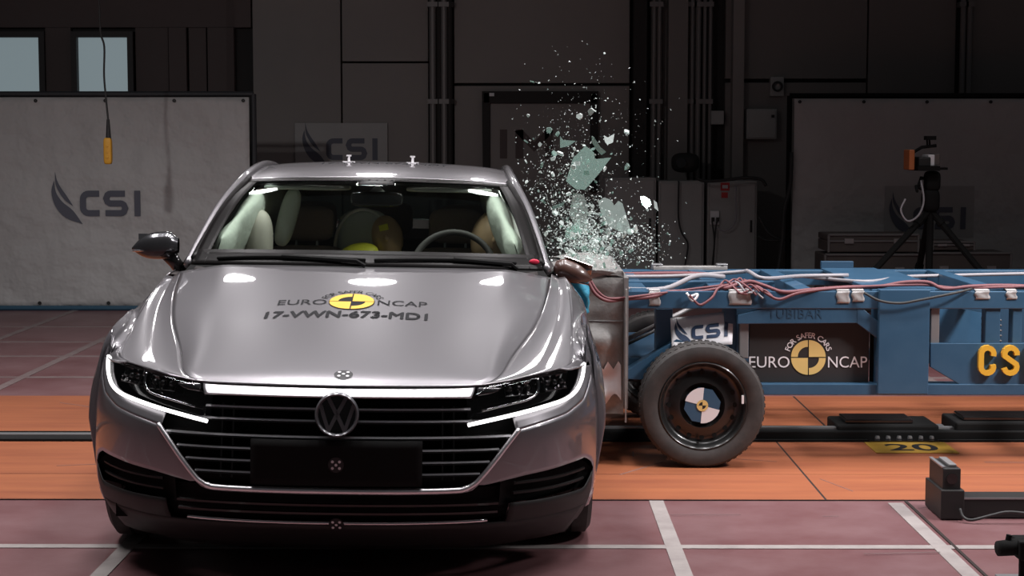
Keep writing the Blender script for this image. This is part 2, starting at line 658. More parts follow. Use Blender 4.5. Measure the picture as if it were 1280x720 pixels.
# scuffs of worn paint: pale chips on the plates and the red floor
rs = random.Random(3)
mb = MB()
for k in range(46):
    x, y = rs.uniform(-3.5, 3.5), rs.choice([rs.uniform(5.7, 7.0), rs.uniform(7.2, 8.4), rs.uniform(8.9, 10)])
    L, a = rs.uniform(.05, .45), rs.gauss(0, .5) + (.9 if rs.random() < .3 else 0)
    wd = rs.uniform(.002, .006)
    mb.bar((x, y, .0022), (x + L * math.cos(a), y + L * math.sin(a), .0022), wd, .001)
tag(mb.build('scuff_mark', 'line_worn', floor), kind='stuff')

# guide rail let into the floor
rail = empty('guide_rail', (0, 8.63, 0))
mb = MB()
mb.box((-14, -.125, -.003), (14, -.10, .012))
mb.box((-14, .10, -.003), (14, .125, .012))
mb.build('rail_slot_edge', 'matt_black', rail)
MB().box((-14, -.10, -.003), (14, .10, .001)).build('rail_bed', 'matt_black', rail)
MB().box((-14, -.03, .001), (-.2, .035, .02)).build('rail_head', 'steel', rail)
MB().box((.35, -.09, .001), (14, .09, .05)).build('rail_head', 'matt_black', rail, bevel=.006)
MB().box((.35, -.02, .05), (14, .03, .058)).build('rail_crown', 'steel', rail)
tag(rail, 'dark steel guide rail running across the orange floor plates', 'rail')

# back wall
WALL_Y = 18.0


def wx(px, Y=WALL_Y):
    return (px - 651) / F_PX * Y


def wz(py, Y=WALL_Y):
    return CAM_H - (py - 178) / F_PX * Y * 1.0


wall = MB().box((-14, WALL_Y + .12, 0), (14, WALL_Y + .4, 8.5)).build('wall_back', 'wall_black')
tag(wall, kind='structure')


def wpanel(p0, p1, z0, z1, m, d=.10, name='panel'):
    return MB().box((wx(p0), WALL_Y + .12 - d, z0), (wx(p1), WALL_Y + .13, z1)).build(name, m, wall, bevel=.006)


wpanel(-1100, -60, 0, 8.5, 'wall_dark')
# brown panel wall with the two lit windows: pieces round the openings
for (a, b, z0, z1) in ((-60, 316, wz(36), 8.5), (-60, -14, 0, wz(36)), (60, 92, 0, wz(36)), (172, 213, 0, wz(36)), (-14, 60, 0, wz(124)), (92, 172, 0, wz(124))):
    wpanel(a, b, z0, z1, 'wall_dark', .10)
wpanel(214, 236, 0, wz(36), 'wall_dark', .13)
wpanel(238, 260, 0, wz(36), 'wall_dark', .09)
wpanel(262, 295, 0, wz(36), 'wall_dark', .12)
wpanel(318, 427, 0, 3.2, 'wall')
wpanel(318, 427, 3.22, 8.5, 'wall')
wpanel(429, 536, 0, wz(80), 'wall')
wpanel(429, 536, wz(80) + .02, 8.5, 'wall')
wpanel(568, 786, 0, wz(108), 'wall')
wpanel(568, 786, wz(108) + .03, 8.5, 'wall')
wpanel(812, 875, 0, 8.5, 'wall_mid', .06)
wpanel(905, 1080, 0, wz(104), 'wall_mid', .10)
wpanel(905, 1080, wz(104) + .04, 8.5, 'wall_mid', .10)
wpanel(1082, 1190, 0, 8.5, 'wall_mid', .09)
wpanel(1210, 1290, 0, 8.5, 'wall_mid', .10)
wpanel(1292, 1800, 0, 8.5, 'wall_mid', .10)
for a, b, m, d in ((790, 806, 'wall_black', .3), (832, 856, 'wall_mid', .32), (912, 926, 'wall', .26)):
    wpanel(a, b, 0, 8.5, m, d, 'column')
# vertical service pipes
for px, r in ((542, .035), (550, .03), (556, .035), (563, .03), (815, .03), (822, .025), (862, .03), (870, .03), (878, .02), (885, .02), (1196, .03), (1204, .03)):
    mb = MB().tube([(wx(px), WALL_Y - .06, 0), (wx(px), WALL_Y - .06, 8)], r, 10)
    for z in (.9, 1.9, 2.9):
        mb.box((wx(px) - r * 1.5, WALL_Y - .06 - r * 1.2, z), (wx(px) + r * 1.5, WALL_Y + .1, z + .05))
    mb.build('service_pipe', 'pipe' if px not in (550, 563) else 'wall_black', wall, smooth=False)
# lit control room windows
for i, (p0, p1) in enumerate(((-14, 53), (100, 163))):
    ww = empty('window_%d' % (i + 1), (0, 0, 0))
    tag(ww, kind='structure')
    x0, x1, z0, z1 = wx(p0), wx(p1), wz(118), wz(48)
    mb = MB()
    t = .06
    for a, b in (((x0 - t, z0 - t), (x0, z1 + t)), ((x1, z0 - t), (x1 + t, z1 + t)), ((x0, z1), (x1, z1 + t)), ((x0, z0 - t), (x1, z0))):
        mb.box((a[0], WALL_Y - .03, a[1]), (b[0], WALL_Y + .14, b[1]))
    mb.build('window_frame', 'window_frame', ww)
    MB().box((x0, WALL_Y + .06, z0), (x1, WALL_Y + .08, z1)).build('pane', 'pane', ww)

# CSI sign board on the wall behind the car
sg = MB().box((wx(370), WALL_Y - .02, wz(232)), (wx(485), WALL_Y + .02, wz(154))).build('wall_sign', 'cabinet')
tag(sg, 'grey rectangular wall sign with crescent logo reading CSI behind the car roof', 'sign')
flat2d(csi_logo(wx(379), wz(200), wx(473) - wx(379)), lambda u, v: (u, WALL_Y - .022, v), 'lettering', 'banner_logo', sg)

# framed IM board right of the car roof
im = empty('framed_sign', (wx(676), WALL_Y, wz(230)))
tag(im, 'framed pale board with dark IM lettering on the wall behind the flying glass', 'sign')


def im_fn(p, q, Y):
    return (wx(p) - im.location.x, Y, wz(q) - im.location.z)


MB().box(im_fn(612, 235, -.03), im_fn(738, 128, .02)).build('board', 'wall', im)
mb = MB()
for a, b in (((604, 240), (613, 116)), ((737, 240), (746, 116)), ((604, 130), (746, 116))):
    mb.box(im_fn(*a, -.06), im_fn(*b, .02))
mb.build('frame', 'wall_black', im, bevel=.01)
sh = merge2d(([(0, 0), (.12, 0), (.12, 1), (0, 1)], [(0, 1, 2, 3)]), stroke2d([(.32, 0), (.32, 1)], .13), stroke2d([(.30, .97), (.56, .4), (.82, .97)], .14), stroke2d([(.80, 0), (.80, 1)], .13))
flat2d(sh, lambda u, v: im_fn(625 + u * 76, 198 - v * 36, -.032), 'lettering', 'wall_dark', im)
MB().box(im_fn(612, 121, -.075), im_fn(618, 117, -.055)).build('hinge_clip', 'white', im)

# the big vinyl banners on pipe frames


def banner(name, Y, p0, p1, q0, q1, label, logo=None, sag=.0, seed=1, frame_m='frame_dark', inset=None):
    x0, x1, z0, z1 = wx(p0, Y), wx(p1, Y), wz(q1, Y), wz(q0, Y)
    root = empty(name, ((x0 + x1) / 2, Y, 0))
    cx_ = (x0 + x1) / 2
    r = random.Random(seed)
    ph = [r.uniform(0, 6.28) for _ in range(6)]
    def wv(x, z):
        return .024 * math.sin(x * 1.9 + ph[0] + z) + .020 * math.sin(z * 2.6 + ph[1] + x * .8) + .008 * math.sin(x * 5 + z * 4 + ph[2])
    def fn(u, v):
        x = x0 + (x1 - x0) * u
        z = z0 + (z1 - z0) * v
        tp = 1 - sag * 4 * u * (1 - u) * v if sag else 1
        return (x - cx_, wv(x, z), z0 + (z - z0) * tp)
    sheet = MB().grid(fn, 60, 36).build('sheet', 'banner', root, smooth=True, solid=.004)
    mb = MB()
    for X in (x0 - .03, x1 + .03):
        mb.tube([(X - cx_, .06, 0.0), (X - cx_, .06, z1 + .03)], .025, 10)
    mb.tube([(x0 - .03 - cx_, .06, z1 + .03), (x1 + .03 - cx_, .06, z1 + .03)], .025, 10)
    mb.build('pipe_frame', frame_m, root)
    MB().tube([(x0 - cx_, -.01, z0 - .01), (x1 - cx_, -.01, z0 - .01)], .022, 10).build('bottom_pipe', 'banner_frame', root)
    for X in (x0 + .2, x1 - .2):
        MB().box((X - cx_ - .05, -.25, 0), (X - cx_ + .05, .3, .03)).build('foot', 'steel', root)
    n = max(3, int((x1 - x0) / .55))
    ey = None
    for k in range(n + 1):
        X = x0 + .05 + (x1 - x0 - .1) * k / n
        for Z in (z0 + .035, z1 - .03):
            if ey is None:
                ey = MB().lathe([(.004, 0), (.016, 0), (.016, -.012), (.004, -.012)], (0, 0, 0), 'y', 10).build('eyelet', 'black', root)
                e = ey
            else:
                e = shared(ey, 'eyelet', root)
            e.location = (X - cx_, wv(X, Z) - .008, Z)
    if inset:
        a, b, c, d = inset
        def f2(u, v):
            x = wx(a, Y) + (wx(b, Y) - wx(a, Y)) * u
            z = wz(d, Y) + (wz(c, Y) - wz(d, Y)) * v
            return (x - cx_, wv(x, z) - .006, z)
        MB().grid(f2, 14, 10).build('patch', 'cabinet', root, smooth=True)
    if logo:
        a, b, base = logo
        sh = csi_logo(wx(a, Y), wz(base, Y), wx(b, Y) - wx(a, Y))
        flat2d(sh, lambda u, v: (u - cx_, wv(u, v) - .012, v), 'lettering', 'banner_logo', root)
    tag(root, label, 'banner')
    return root


banner('logo_banner', 15.3, -220, 313, 122, 384, 'large pale vinyl banner with CSI logo and blue bottom pipe at left', logo=(65, 176, 270))
banner('logo_banner', 16.4, 990, 1480, 124, 395, 'grey vinyl banner on dark frame behind the tripod, its CSI logo half hidden', logo=(1110, 1206, 286), seed=5, frame_m='matt_black', inset=(1104, 1216, 232, 296))

# hanging yellow pendant control
Yp = 13.6
pd = empty('pendant_control', (wx(136, Yp), Yp, wz(206, Yp)))
zz = pd.location.z
pts = [(wx(p, Yp) - pd.location.x, 0, wz(q, Yp) - zz) for p, q in ((127, -900), (128, -100), (129, 20), (130, 44), (134, 60), (133, 95), (135, 125), (137, 150))]
MB().tube([tuple(p) for p in spl(pts, 5)], .008, 8).build('cord', 'cable_dark', pd)
MB().tube([(.006, 0, .36), (.006, 0, .2)], [.012, .022], 10).build('strain_relief', 'black', pd)
MB().blob((0, 0, .11), (.032, .03, .105), (.35, .4)).build('handset', 'pendant_yellow', pd, smooth=True)
for k in range(3):
    MB().lathe([(.001, -.006), (.009, -.006), (.009, .004)], (0, -.031, .06 + .045 * k), 'y', 10).build('button', 'pendant_yellow', pd)
tag(pd, 'yellow handheld pendant control hanging on a black cord', 'pendant')

# white switch cabinets behind the barrier
Yc_ = 16.9


def cab(p0, p1, q0, label, door=True, depth=.5, handle=True):
    x0, x1, z1 = wx(p0, Yc_), wx(p1, Yc_), wz(q0, Yc_)
    r = empty('switch_cabinet', ((x0 + x1) / 2, Yc_, 0))
    hw = (x1 - x0) / 2
    MB().box((-hw, 0, 0), (hw, depth, z1)).build('body', 'cabinet', r, bevel=.008)
    MB().box((-hw + .02, -.018, .06), (hw - .02, .0, z1 - .02)).build('door', 'cabinet', r, bevel=.006)
    if handle:
        MB().box((hw - .07, -.03, z1 * .55), (hw - .05, -.016, z1 * .55 + .12)).build('handle', 'black', r)
    tag(r, label, 'cabinet')
    return r


cab(756, 820, 222, 'grey switch cabinet behind the spray of broken glass')
cab(823, 880, 226, 'tall grey cabinet with a thin dark cable hanging down its door', handle=False)
c3 = cab(884, 946, 226, 'grey switch cabinet with red warning label and two plugs')
x_ = c3.location.x
MB().box((wx(900, Yc_) - x_, -.024, wz(238, Yc_)), (wx(911, Yc_) - x_, -.018, wz(228, Yc_))).build('warning_label', 'red_plate', c3)
MB().box((wx(902, Yc_) - x_, -.026, wz(235, Yc_)), (wx(909, Yc_) - x_, -.0235, wz(231, Yc_))).build('label_print', 'white', c3)
MB().box((wx(901, Yc_) - x_, -.024, wz(247, Yc_)), (wx(909, Yc_) - x_, -.018, wz(240, Yc_))).build('warning_label', 'red_plate', c3)
MB().box((wx(887, Yc_) - x_, -.06, wz(280, Yc_)), (wx(898, Yc_) - x_, -.018, wz(263, Yc_))).build('socket_box', 'white', c3, bevel=.004)
for p in (890, 896):
    MB().box((wx(p, Yc_) - x_ - .014, -.09, wz(276, Yc_)), (wx(p, Yc_) - x_ + .014, -.06, wz(271, Yc_))).build('plug', 'black', c3)


def hang(name, Y, pp, r, m, label, cat='cable'):
    pts = [(wx(p, Y), Y, wz(q, Y)) for p, q in pp]
    o = MB().tube([tuple(p) for p in spl(pts, 6)], r, 7).build(name, m, smooth=True)
    return tag(o, label, cat)


hang('wall_cable', 16.82, ((848, 226), (848, 270), (852, 290), (860, 305), (857, 330), (855, 345)), .009, 'cable_dark', 'thin dark cable hanging down the tall grey cabinet')
hang('plug_cable', 16.78, ((890, 276), (893, 300), (891, 330), (890, 350)), .008, 'cable_dark', 'black cable dropping from the plugs on the labelled cabinet')
hang('plug_cable', 16.80, ((896, 276), (894, 292), (892, 330), (891, 350)), .008, 'cable_dark', 'second black cable dropping from the plugs, just right of the first')
hang('loop_cable', 16.78, ((919, 232), (920, 270), (914, 284), (904, 288), (896, 284)), .009, 'cable_grey', 'grey cable looping across the labelled cabinet door')
hang('wall_cable', 16.6, ((870, 222), (880, 226), (905, 225), (930, 222), (950, 224), (957, 232)), .016, 'cable_dark', 'thick black cable lying along the top of the cabinets')
hang('wall_cable', 16.5, ((948, 270), (960, 290), (975, 299), (992, 301)), .014, 'cable_dark', 'upper black cable sagging from the cabinet to the right banner')
hang('wall_cable', 16.5, ((948, 295), (958, 300), (975, 300), (990, 300)), .012, 'cable_dark', 'lower black cable between the cabinet and the right banner')
hang('wall_cable', 16.3, ((988, 190), (987, 230), (980, 262), (978, 300), (973, 340)), .02, 'cable_dark', 'thick black cable dropping beside the right banner frame')

# wall boxes
Yw = WALL_Y - .02
b = empty('junction_box', (wx(948), Yw, wz(174)))
hw, hh = (wx(967) - wx(930)) / 2, wz(137) - wz(174)
MB().box((-hw, -.14, 0), (hw, .035, hh)).build('body', 'cabinet', b, bevel=.008)
MB().box((-hw + .015, -.155, .015), (hw - .015, -.14, hh - .015)).build('door', 'cabinet', b, bevel=.004)
MB().box((hw - .06, -.17, hh - .09), (hw - .03, -.15, hh - .06)).build('lock', 'black', b)
tag(b, 'pale grey junction box on the wall left of the right banner', 'box')
b = empty('wall_sounder', (wx(968), Yw, wz(121)))
MB().box((-.07, -.05, 0), (.07, .05, .2)).build('body', 'cabinet', b, bevel=.006)
MB().lathe([(.035, -.06), (.035, -.085), (.055, -.085), (.055, -.05)], (0, 0, .1), 'y', 24).build('ring', 'black', b)
tag(b, 'small square wall box with black ring above the junction box', 'box')
b = MB().box((wx(886), WALL_Y - .12, wz(156)), (wx(902), WALL_Y + .1, wz(139))).build('wall_box', 'cabinet', bevel=.008)
tag(b, 'small beige box high on the wall left of the column', 'box')
b = empty('wall_camera', (wx(848), 17.3, wz(214)))
MB().blob((0, 0, .1), (.14, .12, .1), (.7, .7)).build('housing', 'black', b, smooth=True)
MB().lathe([(.0, -.19), (.05, -.19), (.05, -.1)], (-.06, 0, .1), 'y', 16).build('lens', 'black_gloss', b)
MB().bar((.0, .05, .1), (.05, .62, .12), .04, .04).build('bracket', 'black', b)
tag(b, 'dark camera housing on the wall column behind the glass spray', 'camera')

# road cases stacked in front of the right banner
Yr = 15.2


def case(p0, p1, q0, q1, label, depth=.55, Y=Yr):
    x0, x1, z0, z1 = wx(p0, Y), wx(p1, Y), max(0, wz(q1, Y)), wz(q0, Y)
    z0 += .012 if z0 > 0 else 0
    r = empty('road_case', ((x0 + x1) / 2, Y, z0))
    hw, h = (x1 - x0) / 2, z1 - z0
    MB().box((-hw, 0, 0), (hw, depth, h * .62)).build('body', 'case', r, bevel=.01)
    MB().box((-hw, 0, h * .64), (hw, depth, h)).build('lid', 'case', r, bevel=.01)
    mb = MB()
    for X in (-hw, hw):
        mb.tube([(X, -.005, 0), (X, -.005, h)], .012, 6)
    mb.tube([(-hw, -.005, h), (hw, -.005, h)], .012, 6).tube([(-hw, -.005, h * .63), (hw, -.005, h * .63)], .01, 6)
    mb.build('edging', 'grey_metal', r)
    lt = None
    for X in (-hw * .55, hw * .55):
        o = MB().box((X - .04, -.018, h * .5), (X + .04, 0, h * .78)).build('latch', 'steel', r)
    tag(r, label, 'case')


case(1032, 1152, 318, 480, 'dark road case with metal edging under the tripod, left lower one')
case(1036, 1148, 293, 316.5, 'shallow dark road case on top of the left lower case')
case(1156, 1264, 316, 480, 'wide dark road case right of the tripod legs')
case(1166, 1218, 302, 314, 'small flat case lying on the right road case')

# film tripod with lamp head
Yt = 13.6
tx = wx(1157, Yt)
tp = empty('lamp_tripod', (tx, Yt, 0))
def tpt(p, q, dy=0):
    return (wx(p, Yt) - tx, dy, wz(q, Yt))
apex = tpt(1162, 262)
for (p, q, dy) in ((1083, 340, -.2), (1208, 322, -.15), (1166, 340, .45)):
    d = Vector(tpt(p, q, dy)) - Vector(apex)
    k = apex[2] / -d.z
    end = Vector(apex) + d * k
    midp = Vector(apex) + d * k * .5
    mb = MB().tube([apex, midp], .027, 8).tube([midp, end], .019, 8)
    for t in (.1, .5, .55):
        mb.tube([Vector(apex) + d * k * (t - .015), Vector(apex) + d * k * (t + .015)], .036, 8)
    lg = mb.build('leg', 'matt_black', tp)
    MB().blob(tuple(end + Vector((0, 0, .02))), (.035, .035, .022)).build('rubber_foot', 'black', lg)
    bz = Vector(apex) + d * k * .6
    MB().tube([tuple(bz), (apex[0], 0, bz.z + .05)], .009, 6).build('spreader', 'matt_black', tp)
MB().tube([(apex[0], 0, .45), (apex[0], 0, wz(232, Yt))], .03, 10).build('column', 'matt_black', tp)
mb = MB().blob((apex[0], 0, wz(250, Yt)), (.07, .07, .09), (.5, .7)).blob((apex[0] + .01, 0, wz(226, Yt)), (.06, .07, .08), (.5, .5)).tube([tpt(1145, 232, -.05), tpt(1150, 222), tpt(1160, 224)], .015, 8)
mb.build('fluid_head', 'matt_black', tp, smooth=True)
MB().tube([tpt(1158, 240), tpt(1140, 232, -.1), tpt(1138, 238, -.2)], .012, 6).build('pan_handle', 'matt_black', tp)
MB().box(tpt(1141, 213, -.14), tpt(1168, 207, .2)).box(tpt(1166, 212, -.05), tpt(1181, 209, .05)).build('mount_plate', 'matt_black', tp)
MB().box(tpt(1143, 208, -.1), tpt(1158, 196, .16)).build('camera_body', 'black', tp, bevel=.01)
MB().box(tpt(1155, 207, -.09), tpt(1163, 193, .12)).build('side_panel', 'white', tp, bevel=.006)
MB().box(tpt(1163, 206, -.08), tpt(1170, 192, .1)).build('battery', 'case', tp, bevel=.006)
MB().tube([tpt(1138, 212), tpt(1137, 200), tpt(1140, 190), tpt(1150, 184), tpt(1168, 182)], .013, 8).build('handle_arch', 'matt_black', tp)
MB().box(tpt(1131, 212, -.1), tpt(1138, 187, .1)).build('filter', 'orange_lens', tp, bevel=.008)
MB().box(tpt(1154, 175, -.05), tpt(1166, 170, .05)).tube([tpt(1157, 183), tpt(1156, 173)], .008, 6).tube([tpt(1160, 183), tpt(1159, 173)], .008, 6).build('viewfinder', 'matt_black', tp)
MB().tube([tuple(p) for p in spl([tpt(1148, 225, -.05), tpt(1150, 250, -.1), tpt(1143, 268, -.12), tpt(1130, 275, -.12), tpt(1122, 262, -.1), tpt(1128, 248, -.08)], 6)], .008, 6).build('cable', 'cable_grey', tp)
tag(tp, 'black film tripod carrying a camera head with orange filter', 'tripod')
# ================================================================== the car
CAR_ROLL = math.radians(1.1)
car = empty('car', (-.648, 6.52, 0), (0, CAR_ROLL, math.radians(1.6)))
tag(car, 'silver grey fastback car seen head-on with a barrier rammed into its far side', 'car')
CAR_M = Matrix.Translation(car.location) @ car.rotation_euler.to_matrix().to_4x4()

# plan curve of the nose, from the centre round the corner to the front wheel arch
PLAN = [(0, -.875), (.2, -.868), (.4, -.842), (.55, -.8), (.68, -.725), (.78, -.625), (.86, -.5), (.905, -.38), (.925, -.25), (.935, 0)]
pc = np.array(spl([(-.2, -.868)] + PLAN, 40)[40:])
SEG = np.r_[0, np.cumsum(np.linalg.norm(np.diff(pc, axis=0), axis=1))]
TAN = np.gradient(pc, axis=0)
TAN /= np.linalg.norm(TAN, axis=1)[:, None]
OFFZ = spl([(.10, .16), (.15, .10), (.20, .05), (.26, .015), (.36, 0), (.5, .0), (.58, .012), (.66, .035), (.72, .065), (.78, .11), (.84, .18)], 6)
OZ, OO = [p[0] for p in OFFZ], [p[1] for p in OFFZ]


def W(s, z, o=0.0):
    """point on the nose: s = arc length round the nose, z = height, o = outward offset"""
    a = abs(s)
    x, y = np.interp(a, SEG, pc[:, 0]), np.interp(a, SEG, pc[:, 1])
    tx, ty = np.interp(a, SEG, TAN[:, 0]), np.interp(a, SEG, TAN[:, 1])
    k = 1 - .5 * min(1, max(0, (a - .8) / .35))
    of = np.interp(z, OZ, OO) * k - o
    x += -ty * of
    y += tx * of
    return (x if s >= 0 else -x, y, z)


U_T = [(0, .684), (.24, .684), (.39, .685), (.49, .688), (.55, .692), (.62, .700), (.72, .709), (.89, .721), (1.0, .725), (1.13, .728)]
L_T = [(.44, .556), (.458, .560), (.571, .579), (.723, .600), (.855, .615), (.934, .635), (.99, .665), (1.03, .695), (1.06, .720)]
K_T = [(.617, .535), (.711, .551), (.862, .571), (.987, .604), (1.05, .645), (1.13, .70)]
FR_T = [(.0, .338), (.253, .338), (.40, .340), (.432, .345), (.457, .357), (.477, .373), (.526, .430), (.579, .494), (.622, .540)]
VT_T = [(.60, .372), (.66, .380), (.85, .394), (.98, .400), (1.05, .372), (1.08, .34)]


def both(fn):
    for sd in (-1, 1):
        fn(sd)


# ---- hood columns (front -> back), one side
HC0 = [W(0, .684), (0, -.735, .722), (0, -.45, .790), (0, -.05, .868), (0, .3, .940), (0, .555, .986)]
HC1 = [W(.44, .686), (.49, -.70, .712), (.50, -.45, .764), (.535, -.05, .842), (.565, .32, .925), (.59, .60, .980)]
HC2 = [W(.50, .688), (.545, -.67, .706), (.60, -.42, .751), (.69, -.05, .818), (.745, .3, .886), (.775, .64, .946)]
HC3 = [W(.62, .700), (.655, -.60, .714), (.705, -.40, .746), (.76, -.05, .808), (.79, .25, .862), (.80, .60, .926)]
HC4 = [W(.89, .721), (.805, -.48, .735), (.816, -.32, .764), (.828, -.05, .815), (.833, .22, .866), (.828, .60, .932)]


def bulge_r(p):
    """right-hand side metal pushed up and out by the blow"""
    x, y, z = p
    if x > .6 and y > -.35:
        k = min(1, (x - .6) / .2) * math.exp(-((y - .42) / .30) ** 2)
        return (x + .004 * k, y, z + .032 * k)
    return p


def lat(cols, i_seg, u, v):
    """ruled between two long columns with a little crown"""
    a, b = crv(cols[i_seg], v), crv(cols[i_seg + 1], v)
    return a + (b - a) * u


def hood_fn(u, v):
    # u in -1..1 over the width
    a = abs(u)
    if a < .62:
        t = a / .62
        p0, p1 = crv(HC0, v), crv(HC1, v)
        p = p0 + (p1 - p0) * t
        p[2] = p0[2] + (p1[2] - p0[2]) * t ** 2.2
        p[1] = p0[1] + (p1[1] - p0[1]) * t ** 2
    else:
        t = (a - .62) / .38
        p0, p1 = crv(HC1, v), crv(HC2, v)
        p = p0 + (p1 - p0) * t
        p[2] += .006 * math.sin(PI * t) * math.sin(PI * min(1, v * 1.3))
    if v < .001:
        pass
    return (math.copysign(p[0], u), p[1], p[2])


hood_mb = MB().grid(lambda u, v: hood_fn(u * 2 - 1, v), 50, 40)
hood = hood_mb.build('hood', 'paint', car, smooth=True, solid=.004)
hood_bvh = BVHTree.FromPolygons([Vector(v) for v in hood_mb.v], hood_mb.f)
# rolled front edge of the hood so that it has depth
MB().grid(lambda u, v: (lambda p: (p[0], p[1] + .03 * v, p[2] - .012 * math.sin(v * PI / 2)))(hood_fn(u * 2 - 1, 0)), 50, 3).build('hood_lip', 'black', hood, smooth=True)

# ---- fenders: top valley strip + side with wheel arch
SX = dict(
    xc=[(-.6, .79), (-.45, .803), (-.30, .815), (-.05, .828), (.2, .833), (.5, .830), (.8, .825), (1.5, .82), (2.6, .80), (3.3, .76), (3.8, .66), (4.0, .6)],
    zc=[(-.6, .715), (-.45, .741), (-.30, .768), (-.05, .815), (.2, .862), (.5, .915), (.66, .938), (.8, .942), (1.5, .955), (2.6, .975), (3.3, .985), (3.8, .985), (4.0, .97)],
    xs=[(-.6, .86), (-.45, .872), (-.30, .884), (-.05, .895), (.2, .9), (.5, .905), (2.6, .895), (3.3, .87), (3.8, .76), (4.0, .7)],
    zs=[(-.6, .685), (-.45, .695), (-.30, .715), (-.05, .762), (.2, .79), (.5, .82), (.8, .835), (2.6, .85), (4.0, .85)],
    xm=[(-.6, .90), (-.40, .908), (-.2, .928), (0, .936), (3, .935), (3.3, .93), (3.8, .86), (4.0, .8)])


def arch(y, zl=.19):
    for cy_ in (0, 2.84):
        d = abs(y - cy_)
        if d < .375:
            return max(zl, .335 + math.sqrt(.375 ** 2 - d * d))
    return zl


def sec(y, t):
    """side section: t 0 at the shoulder crest .. 1 at the lower edge"""
    xc, zc, xs, zs, xm = (itp(y, SX[k]) for k in ('xc', 'zc', 'xs', 'zs', 'xm'))
    pts = spl([(xc - .02, zc + .012), (xc, zc), (xs, zs), (xm - .01, .63), (xm, .5), (xm - .012, .35), (xm - .05, .19), (xm - .06, .17)], 8)[8:]
    zz_ = [p[1] for p in pts][::-1]
    xx_ = [p[0] for p in pts][::-1]
    zl = arch(y)
    z = zc + (zl - zc) * t
    return (float(np.interp(z, zz_, xx_)), y, z)


def dent(p):
    """driver's side caved in by the barrier"""
    x, y, z = p
    k = .5 - .5 * math.cos(PI * min(1, max(0, (y - .62) / .35)))
    k *= .5 + .5 * math.cos(PI * min(1, max(0, (y - 2.45) / .5)))
    kz = min(1, max(0, (1.02 - z) / .14))
    d = .33 * k * kz
    x2 = x - d + .012 * k * math.sin(y * 19 + z * 11) + .01 * k * math.sin(y * 37 - z * 23)
    return (x2, y, z)


def fender(sd):
    fl = MB()

    def fin(p):
        p = (abs(p[0]), p[1], p[2])
        if sd > 0:
            p = bulge_r(p)
        return (p[0] * sd, p[1], p[2])

    def front(t):
        if t < .3:
            s = .89 + (1.13 - .89) * t / .3
            return W(s, itp(s, U_T))
        return W(1.13, .728 + (.2 - .728) * (t - .3) / .7)

    def top(u, v):
        cols = [HC2, HC3, HC4]
        k = u * 2
        i = min(1, int(k))
        t = k - i
        a, b = crv(cols[i], v), crv(cols[i + 1], v)
        p = a + (b - a) * t
        if i == 0:
            p[2] -= .003 * math.sin(PI * t) * math.sin(PI * v)
        else:
            p[2] += .004 * math.sin(PI * t) * math.sin(PI * v)
        return fin(p)
    fl.grid(top, 16, 44)
    vy = [crv(HC4, v / 44)[1] for v in range(45)]

    def side(u, v):
        t = u
        F0 = np.array(front(t))
        yB = .66
        top0 = crv(HC4, v)
        # the top edge follows the crest column exactly, lower rows run straight back
        y = F0[1] + (yB - F0[1]) * v
        if t < .3:
            y = top0[1] + (y - top0[1]) * (t / .3)
        P = np.array(sec(y, t))
        D = F0 - np.array(sec(F0[1], t))
        P = P + D * (1 - v) ** 2
        if t < .3:
            e = np.array(top0) - np.array(sec(top0[1], 0)) - (np.array(front(0)) - np.array(sec(front(0)[1], 0))) * (1 - v) ** 2
            P = P + e * (1 - t / .3)
        return fin(P)
    fl.grid(side, 36, 70)
    fo = fl.build('fender', 'paint', car, smooth=True, solid=.004, sharp=50)
    # black wheel-arch edge and inner liner
    ring = [(sd * (abs(sec(math.cos(a) * .372, 1)[0]) - .012), math.cos(a) * .372, .335 + math.sin(a) * .372) for a in np.linspace(.0, PI, 25)]
    MB().tube(ring, .012, 6).build('arch_lip', 'paint', fo)
    return fo


both(fender)


def liner(sd, cy_):
    mb = MB()
    mb.grid(lambda u, v: (sd * (.90 - .36 * u), cy_ + .40 * math.cos(PI * v), .335 + .40 * math.sin(PI * v)), 4, 20)
    mb.grid(lambda u, v: (sd * .54, cy_ + .40 * math.cos(PI * v) * u, .335 + .40 * math.sin(PI * v) * u), 4, 20)
    mb.build('wheel_liner', 'matt_black', car)


for sd in (-1, 1):
    for cy_ in (0, 2.84):
        liner(sd, cy_)


# ---- body sides: two doors and the rear quarter
def side_panel(name, sd, y0, y1, m='paint', t0=0.0, t1=1.0):
    def fn(u, v):
        y = y0 + (y1 - y0) * v
        p = sec(y, t0 + (t1 - t0) * u)
        if sd > 0:
            p = dent(p)
        return (p[0] * sd, p[1], p[2])
    return MB().grid(fn, 28, 40).build(name, m, car, smooth=True, solid=.004)


for sd in (-1, 1):
    for nm, a, b in (('door', .668, 1.70), ('door', 1.708, 2.62), ('quarter_panel', 2.628, 3.98)):
        d = side_panel(nm, sd, a, b)
        if 'door' in nm:
            yh = b - .16
            p = sec(yh, .12)
            p = dent(p) if sd > 0 else p
            MB().blob((sd * (p[0] + .018), yh, p[2] - .02), (.014, .10, .016), (.5, .5)).build('door_handle', 'chrome', d, smooth=True)
# rear end, boot and underbody
MB().grid(lambda u, v: (lambda a, b: (a[0] + (b[0] - a[0]) * u, a[1] + .10 * math.sin(PI * u), a[2] + (b[2] - a[2]) * u))((-sec(3.98, v)[0], 3.98, sec(3.98, v)[2]), (sec(3.98, v)[0], 3.98, sec(3.98, v)[2])), 20, 14).build('rear_bumper', 'paint', car, smooth=True)
MB().box((-.80, -.55, .17), (.55, 3.9, .24)).box((-.54, -.5, .2), (.54, 3.9, .34)).build('underbody', 'matt_black', car)
MB().box((-.50, -.62, .26), (.50, .52, .66)).box((-.60, -.60, .30), (.60, -.45, .60)).box((-.74, .50, .24), (.74, .56, .90)).build('engine_bay', 'matt_black', car)

